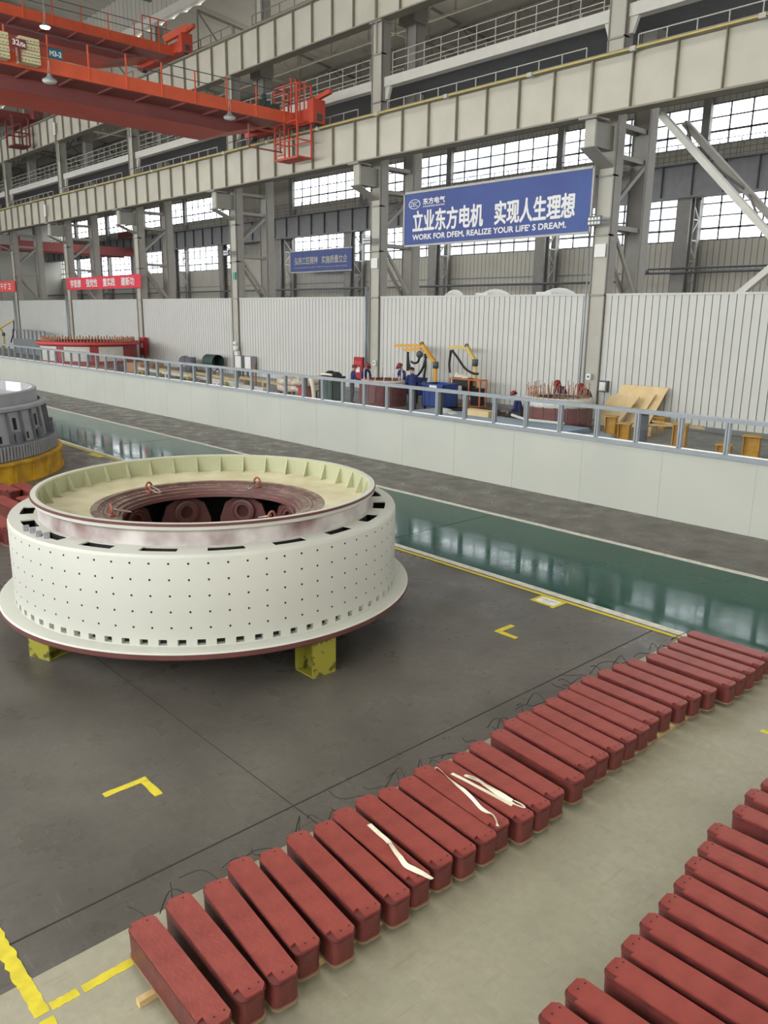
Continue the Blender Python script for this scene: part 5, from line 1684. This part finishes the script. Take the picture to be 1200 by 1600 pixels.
# ================================================================ people
def figure(label, loc, rz, lean=0.0, head=0.0, arms='work', crouch=False, jacket='cloth_blue', trousers='cloth_dark', cap=True, h=1.70, reach=.38):
    """one continuous body grown from a joint skeleton; faces -Y before turning"""
    V, E, Rr, K = [], [], [], []
    def j(p, r_, kind, par=None):
        V.append(Vector(p)); Rr.append(r_); K.append(kind)
        if par is not None:
            E.append((par, len(V) - 1))
        return len(V) - 1
    hz = .93 if not crouch else .36
    pel = j((0, 0, hz), .135, 't')
    ca, sa = math.cos(lean), math.sin(lean)
    def up_(y, z):
        return (0, y * ca - z * sa, hz + y * sa + z * ca)
    def upx(x, y, z):
        q = up_(y, z)
        return (x, q[1], q[2])
    waist = j(up_(0, .17), .125, 'j', pel)
    chest = j(up_(0, .36), .145, 'j', waist)
    neckb = j(up_(.0, .50), .07, 'j', chest)
    neck = j(up_(-.005, .555), .048, 's', neckb)
    hc, hs = math.cos(lean + head), math.sin(lean + head)
    base = V[neck]
    def hd(y, z):
        return (0, base.y + y * hc - z * hs, base.z + y * hs + z * hc)
    j1 = j(hd(-.015, .06), .07, 's', neck)
    j2 = j(hd(-.02, .13), .088, 's', j1)
    j3 = j(hd(-.01, .19), .075, 's', j2)
    face = [hd(-.112, .10), hd(-.10, .055)]
    for s in (-1, 1):
        sh = j(upx(s * .175, 0, .455), .066, 'j', chest)
        if arms == 'work':
            el = j(upx(s * .24, -.10, .20), .05, 'j', sh)
            tgt = upx(s * .10, -reach, .16)
        elif arms == 'up':
            el = j(upx(s * .25, -.18, .26), .05, 'j', sh)
            tgt = upx(s * .07, -.26, .42)
        else:
            el = j(upx(s * .23, .03, .18), .05, 'j', sh)
            tgt = upx(s * .22, -.06, -.06)
        wv = Vector(tgt)
        wr = j(wv, .033, 'j', el)
        d = (wv - V[el]).normalized()
        side = d.cross(Vector((0, 0, 1))).normalized() if abs(d.z) < .95 else Vector((1, 0, 0))
        nrm = side.cross(d)
        palm = j(wv + d * .06, .032, 's', wr)
        for q, ln in ((-.027, .062), (-.009, .075), (.009, .07), (.027, .055)):
            f0 = j(wv + d * .095 + side * q, .0105, 's', palm)
            f1 = j(wv + d * (.095 + ln * .55) + side * q - nrm * .012, .009, 's', f0)
            j(wv + d * (.095 + ln * .9) + side * q - nrm * .04, .008, 's', f1)
        th0 = j(wv + d * .05 - side * .045 * s, .011, 's', palm)
        j(wv + d * .09 - side * .06 * s - nrm * .01, .009, 's', th0)
    for s in (-1, 1):
        hp = j((s * .095, .0, hz - .05), .105, 't', pel)
        if crouch:
            kn = j((s * .16, -.36, .44), .07, 't', hp)
            an = j((s * .14, -.12, .09), .05, 't', kn)
            to = (s * .15, -.30, .04)
        else:
            kn = j((s * .10, -.02, .50), .072, 't', hp)
            an = j((s * .105, .02, .10), .05, 't', kn)
            to = (s * .13, -.14, .035)
        f0 = j((V[an].x, V[an].y - .02, .05), .045, 'b', an)
        j(to, .036, 'b', f0)
    me = bpy.data.meshes.new('body')
    me.from_pydata(V, E, [])
    o = bpy.data.objects.new('body', me)
    COL.objects.link(o)
    sk = o.modifiers.new('skin', 'SKIN')
    sk.use_smooth_shade = True
    for i, v in enumerate(me.skin_vertices[0].data):
        v.radius = (Rr[i], Rr[i] * (.72 if K[i] in 'tj' and i < 4 else 1.0))
        v.use_root = (i == 0)
    sb = o.modifiers.new('sub', 'SUBSURF')
    sb.levels = sb.render_levels = 1
    bpy.context.view_layer.update()
    m2 = bpy.data.meshes.new_from_object(o.evaluated_get(bpy.context.evaluated_depsgraph_get()))
    bpy.data.objects.remove(o)
    m2.materials.clear()
    order = {'s': 0, 'j': 1, 't': 2, 'b': 3}
    for k in ('skin', jacket, trousers, 'shoe'):
        m2.materials.append(M[k])
    seg = [(V[a], V[b_], K[b_] if K[b_] != 's' or K[a] == 's' else 's', Rr[b_]) for a, b_ in E]
    for p in m2.polygons:
        c = p.center
        best = None
        for a, b_, k, r_ in seg:
            d = b_ - a
            f = max(0, min(1, (c - a).dot(d) / max(d.length_squared, 1e-9)))
            q = (a + d * f - c).length - r_ * .6
            if best is None or q < best[0]:
                best = (q, k)
        p.material_index = order[best[1]]
        p.use_smooth = True
    t = thing('person', label, 'person', (0, 0, 0))
    body = bpy.data.objects.new('body', m2)
    COL.objects.link(body)
    body.parent = t
    # face: nose, eyes, mouth
    b = MB()
    hp_ = lambda x, y, z: (x, base.y + y * hc - z * hs, base.z + y * hs + z * hc)
    b.tube([hp_(0, -.10, .135), hp_(0, -.128, .105), hp_(0, -.105, .095)], [.008, .016, .01], 6)
    for s in (-1, 1):
        b.ball(hp_(s * .085, 0, .115), .022, sz=1.3, n=8)
    b.build('nose_and_ears', M['skin'], t)
    b = MB()
    for s in (-1, 1):
        b.ball(hp_(s * .032, -.096, .137), .010, n=8)
    b.build('eyes', M['hair'], t)
    b = MB(); b.tube([hp_(-.022, -.098, .07), hp_(0, -.104, .068), hp_(.022, -.098, .07)], .005, 6); b.build('mouth', M['maroon'], t)
    # hair and cap
    b = MB()
    cvs = Vector(hp_(0, 0, .15))
    axis = Vector((0, -hs, hc))
    b.ball((0, 0, 0), .108, zmin=-.25, n=20, sz=1.02)
    q = MB()
    rot = Matrix.Rotation(lean + head, 4, 'X')
    tilt = Matrix.Rotation(-.55, 4, 'X')
    q.v = [tuple(cvs + rot @ (tilt @ Vector((v[0], v[1] * 1.08 + .008, v[2])))) for v in b.v]
    q.f, q.m, q.s = b.f, b.m, b.s
    q.build('hair', M['hair'], t)
    if cap:
        b = MB()
        b.ball((0, 0, .02), .122, zmin=-.05, n=20, sz=1.0)
        b.cyl((0, -.02), .145, .012, .024, 24)
        b.box(-.07, .07, -.2, -.1, .012, .024)
        q = MB()
        q.v = [tuple(cvs + rot @ Vector((v[0], v[1] * 1.06 + .004, v[2]))) for v in b.v]
        q.f, q.m, q.s = b.f, b.m, b.s
        q.build('helmet', M['cap'], t)
    b = MB()
    nb = up_(0, .5)
    b.lathe((0, nb[1], nb[2]), [(.075, -.02), (.07, .03), (.062, .035)], 16, smooth=True)
    b.build('collar', M[jacket], t)
    t.location, t.rotation_euler = loc, (0, 0, rz)
    s = h / 1.70
    t.scale = (s, s, s)
    return t
figure('person in navy workwear and maroon helmet standing by the green cart, seen from behind', (-25.95, 22.15, 0), R(150), .10, .25, 'work', h=1.62)
figure('person in blue jacket and maroon helmet bending at the stator below the fire box', (-26.65, 23.45, 0), R(82), .32, .35, 'work', h=1.66)
figure('person in maroon helmet leaning over the far rim of the short stator', (-25.05, 24.35, 0), R(-4), .30, .35, 'work', h=1.70)
figure('person with black hair and blue jacket working at the short stator, back to the barrier', (-22.75, 22.6, 0), R(238), .25, .3, 'work', cap=False, h=1.70)
figure('person in maroon helmet bowed behind the copper leads, next to the crouching worker', (-17.1, 24.75, 0), R(10), .75, .35, 'work', h=1.68)
figure('person in maroon helmet bowed behind the copper leads, next to the switch box column', (-15.95, 24.75, 0), R(-5), .8, .35, 'work', h=1.66)
figure('person in blue jacket crouching beside the pale box', (-17.45, 22.8, 0), R(-75), .35, .45, 'work', crouch=True, h=1.75)

# ================================================================ outside the windows
for x, y, wd, hh, lab in ((-75, 120, 16, 46, 'pale tower block outside beyond the middle windows'), (-30, 130, 18, 55, 'pale tower block outside beyond the big blue banner'), (-8, 115, 20, 48, 'pale tower block outside beyond the cross brace'), (-130, 140, 24, 40, 'pale tower block outside towards the hall end')):
    t = thing('tower_block', lab, 'building', (x, y, 0))
    b = MB(); b.box(x - wd / 2, x + wd / 2, y, y + 14, 0, hh); b.build('wall', M['tower'], t)
    b = MB()
    for k in range(int(hh / 3.2)):
        for q in range(int(wd / 4)):
            xx = x - wd / 2 + 1.2 + 4 * q
            b.box(xx, xx + 1.8, y - .05, y, 1.2 + 3.2 * k, 2.8 + 3.2 * k)
    b.build('windows', M['tower_win'], t)
rr = random.Random(3)
t = thing('tree', 'green tree outside seen through the open door under the smaller banner', 'tree', (-62.5, 53, 0))
b = MB(); b.tube([(-62.5, 53, 0), (-62.5, 53, 2.2), (-62.2, 53, 3.6)], [.22, .16, .08], 10); b.build('trunk', M['bark'], t)
b = MB()
for k in range(2600):
    a, q, z = rr.uniform(0, 2 * PI), rr.uniform(0, 1) ** .5 * 5.0, rr.uniform(1.6, 6.5)
    q *= max(.25, 1 - abs(z - 3.6) / 4)
    c = Vector((-62.5 + q * math.cos(a) * 1.5, 53 + q * math.sin(a) * .6, z))
    u = Vector((rr.uniform(-1, 1), rr.uniform(-1, 1), rr.uniform(-1, 1))).normalized() * .22
    v = u.cross(Vector((rr.uniform(-1, 1), rr.uniform(-1, 1), rr.uniform(-1, 1)))).normalized() * .12
    b.quad(c - u, c - v, c + u, c + v)
b.build('foliage', M['green_leaf'], t)
b = MB(); b.box(-200, 100, 44.2, 200, -.3, -.02); struct(b.build('ground_outside', M['back_floor']))
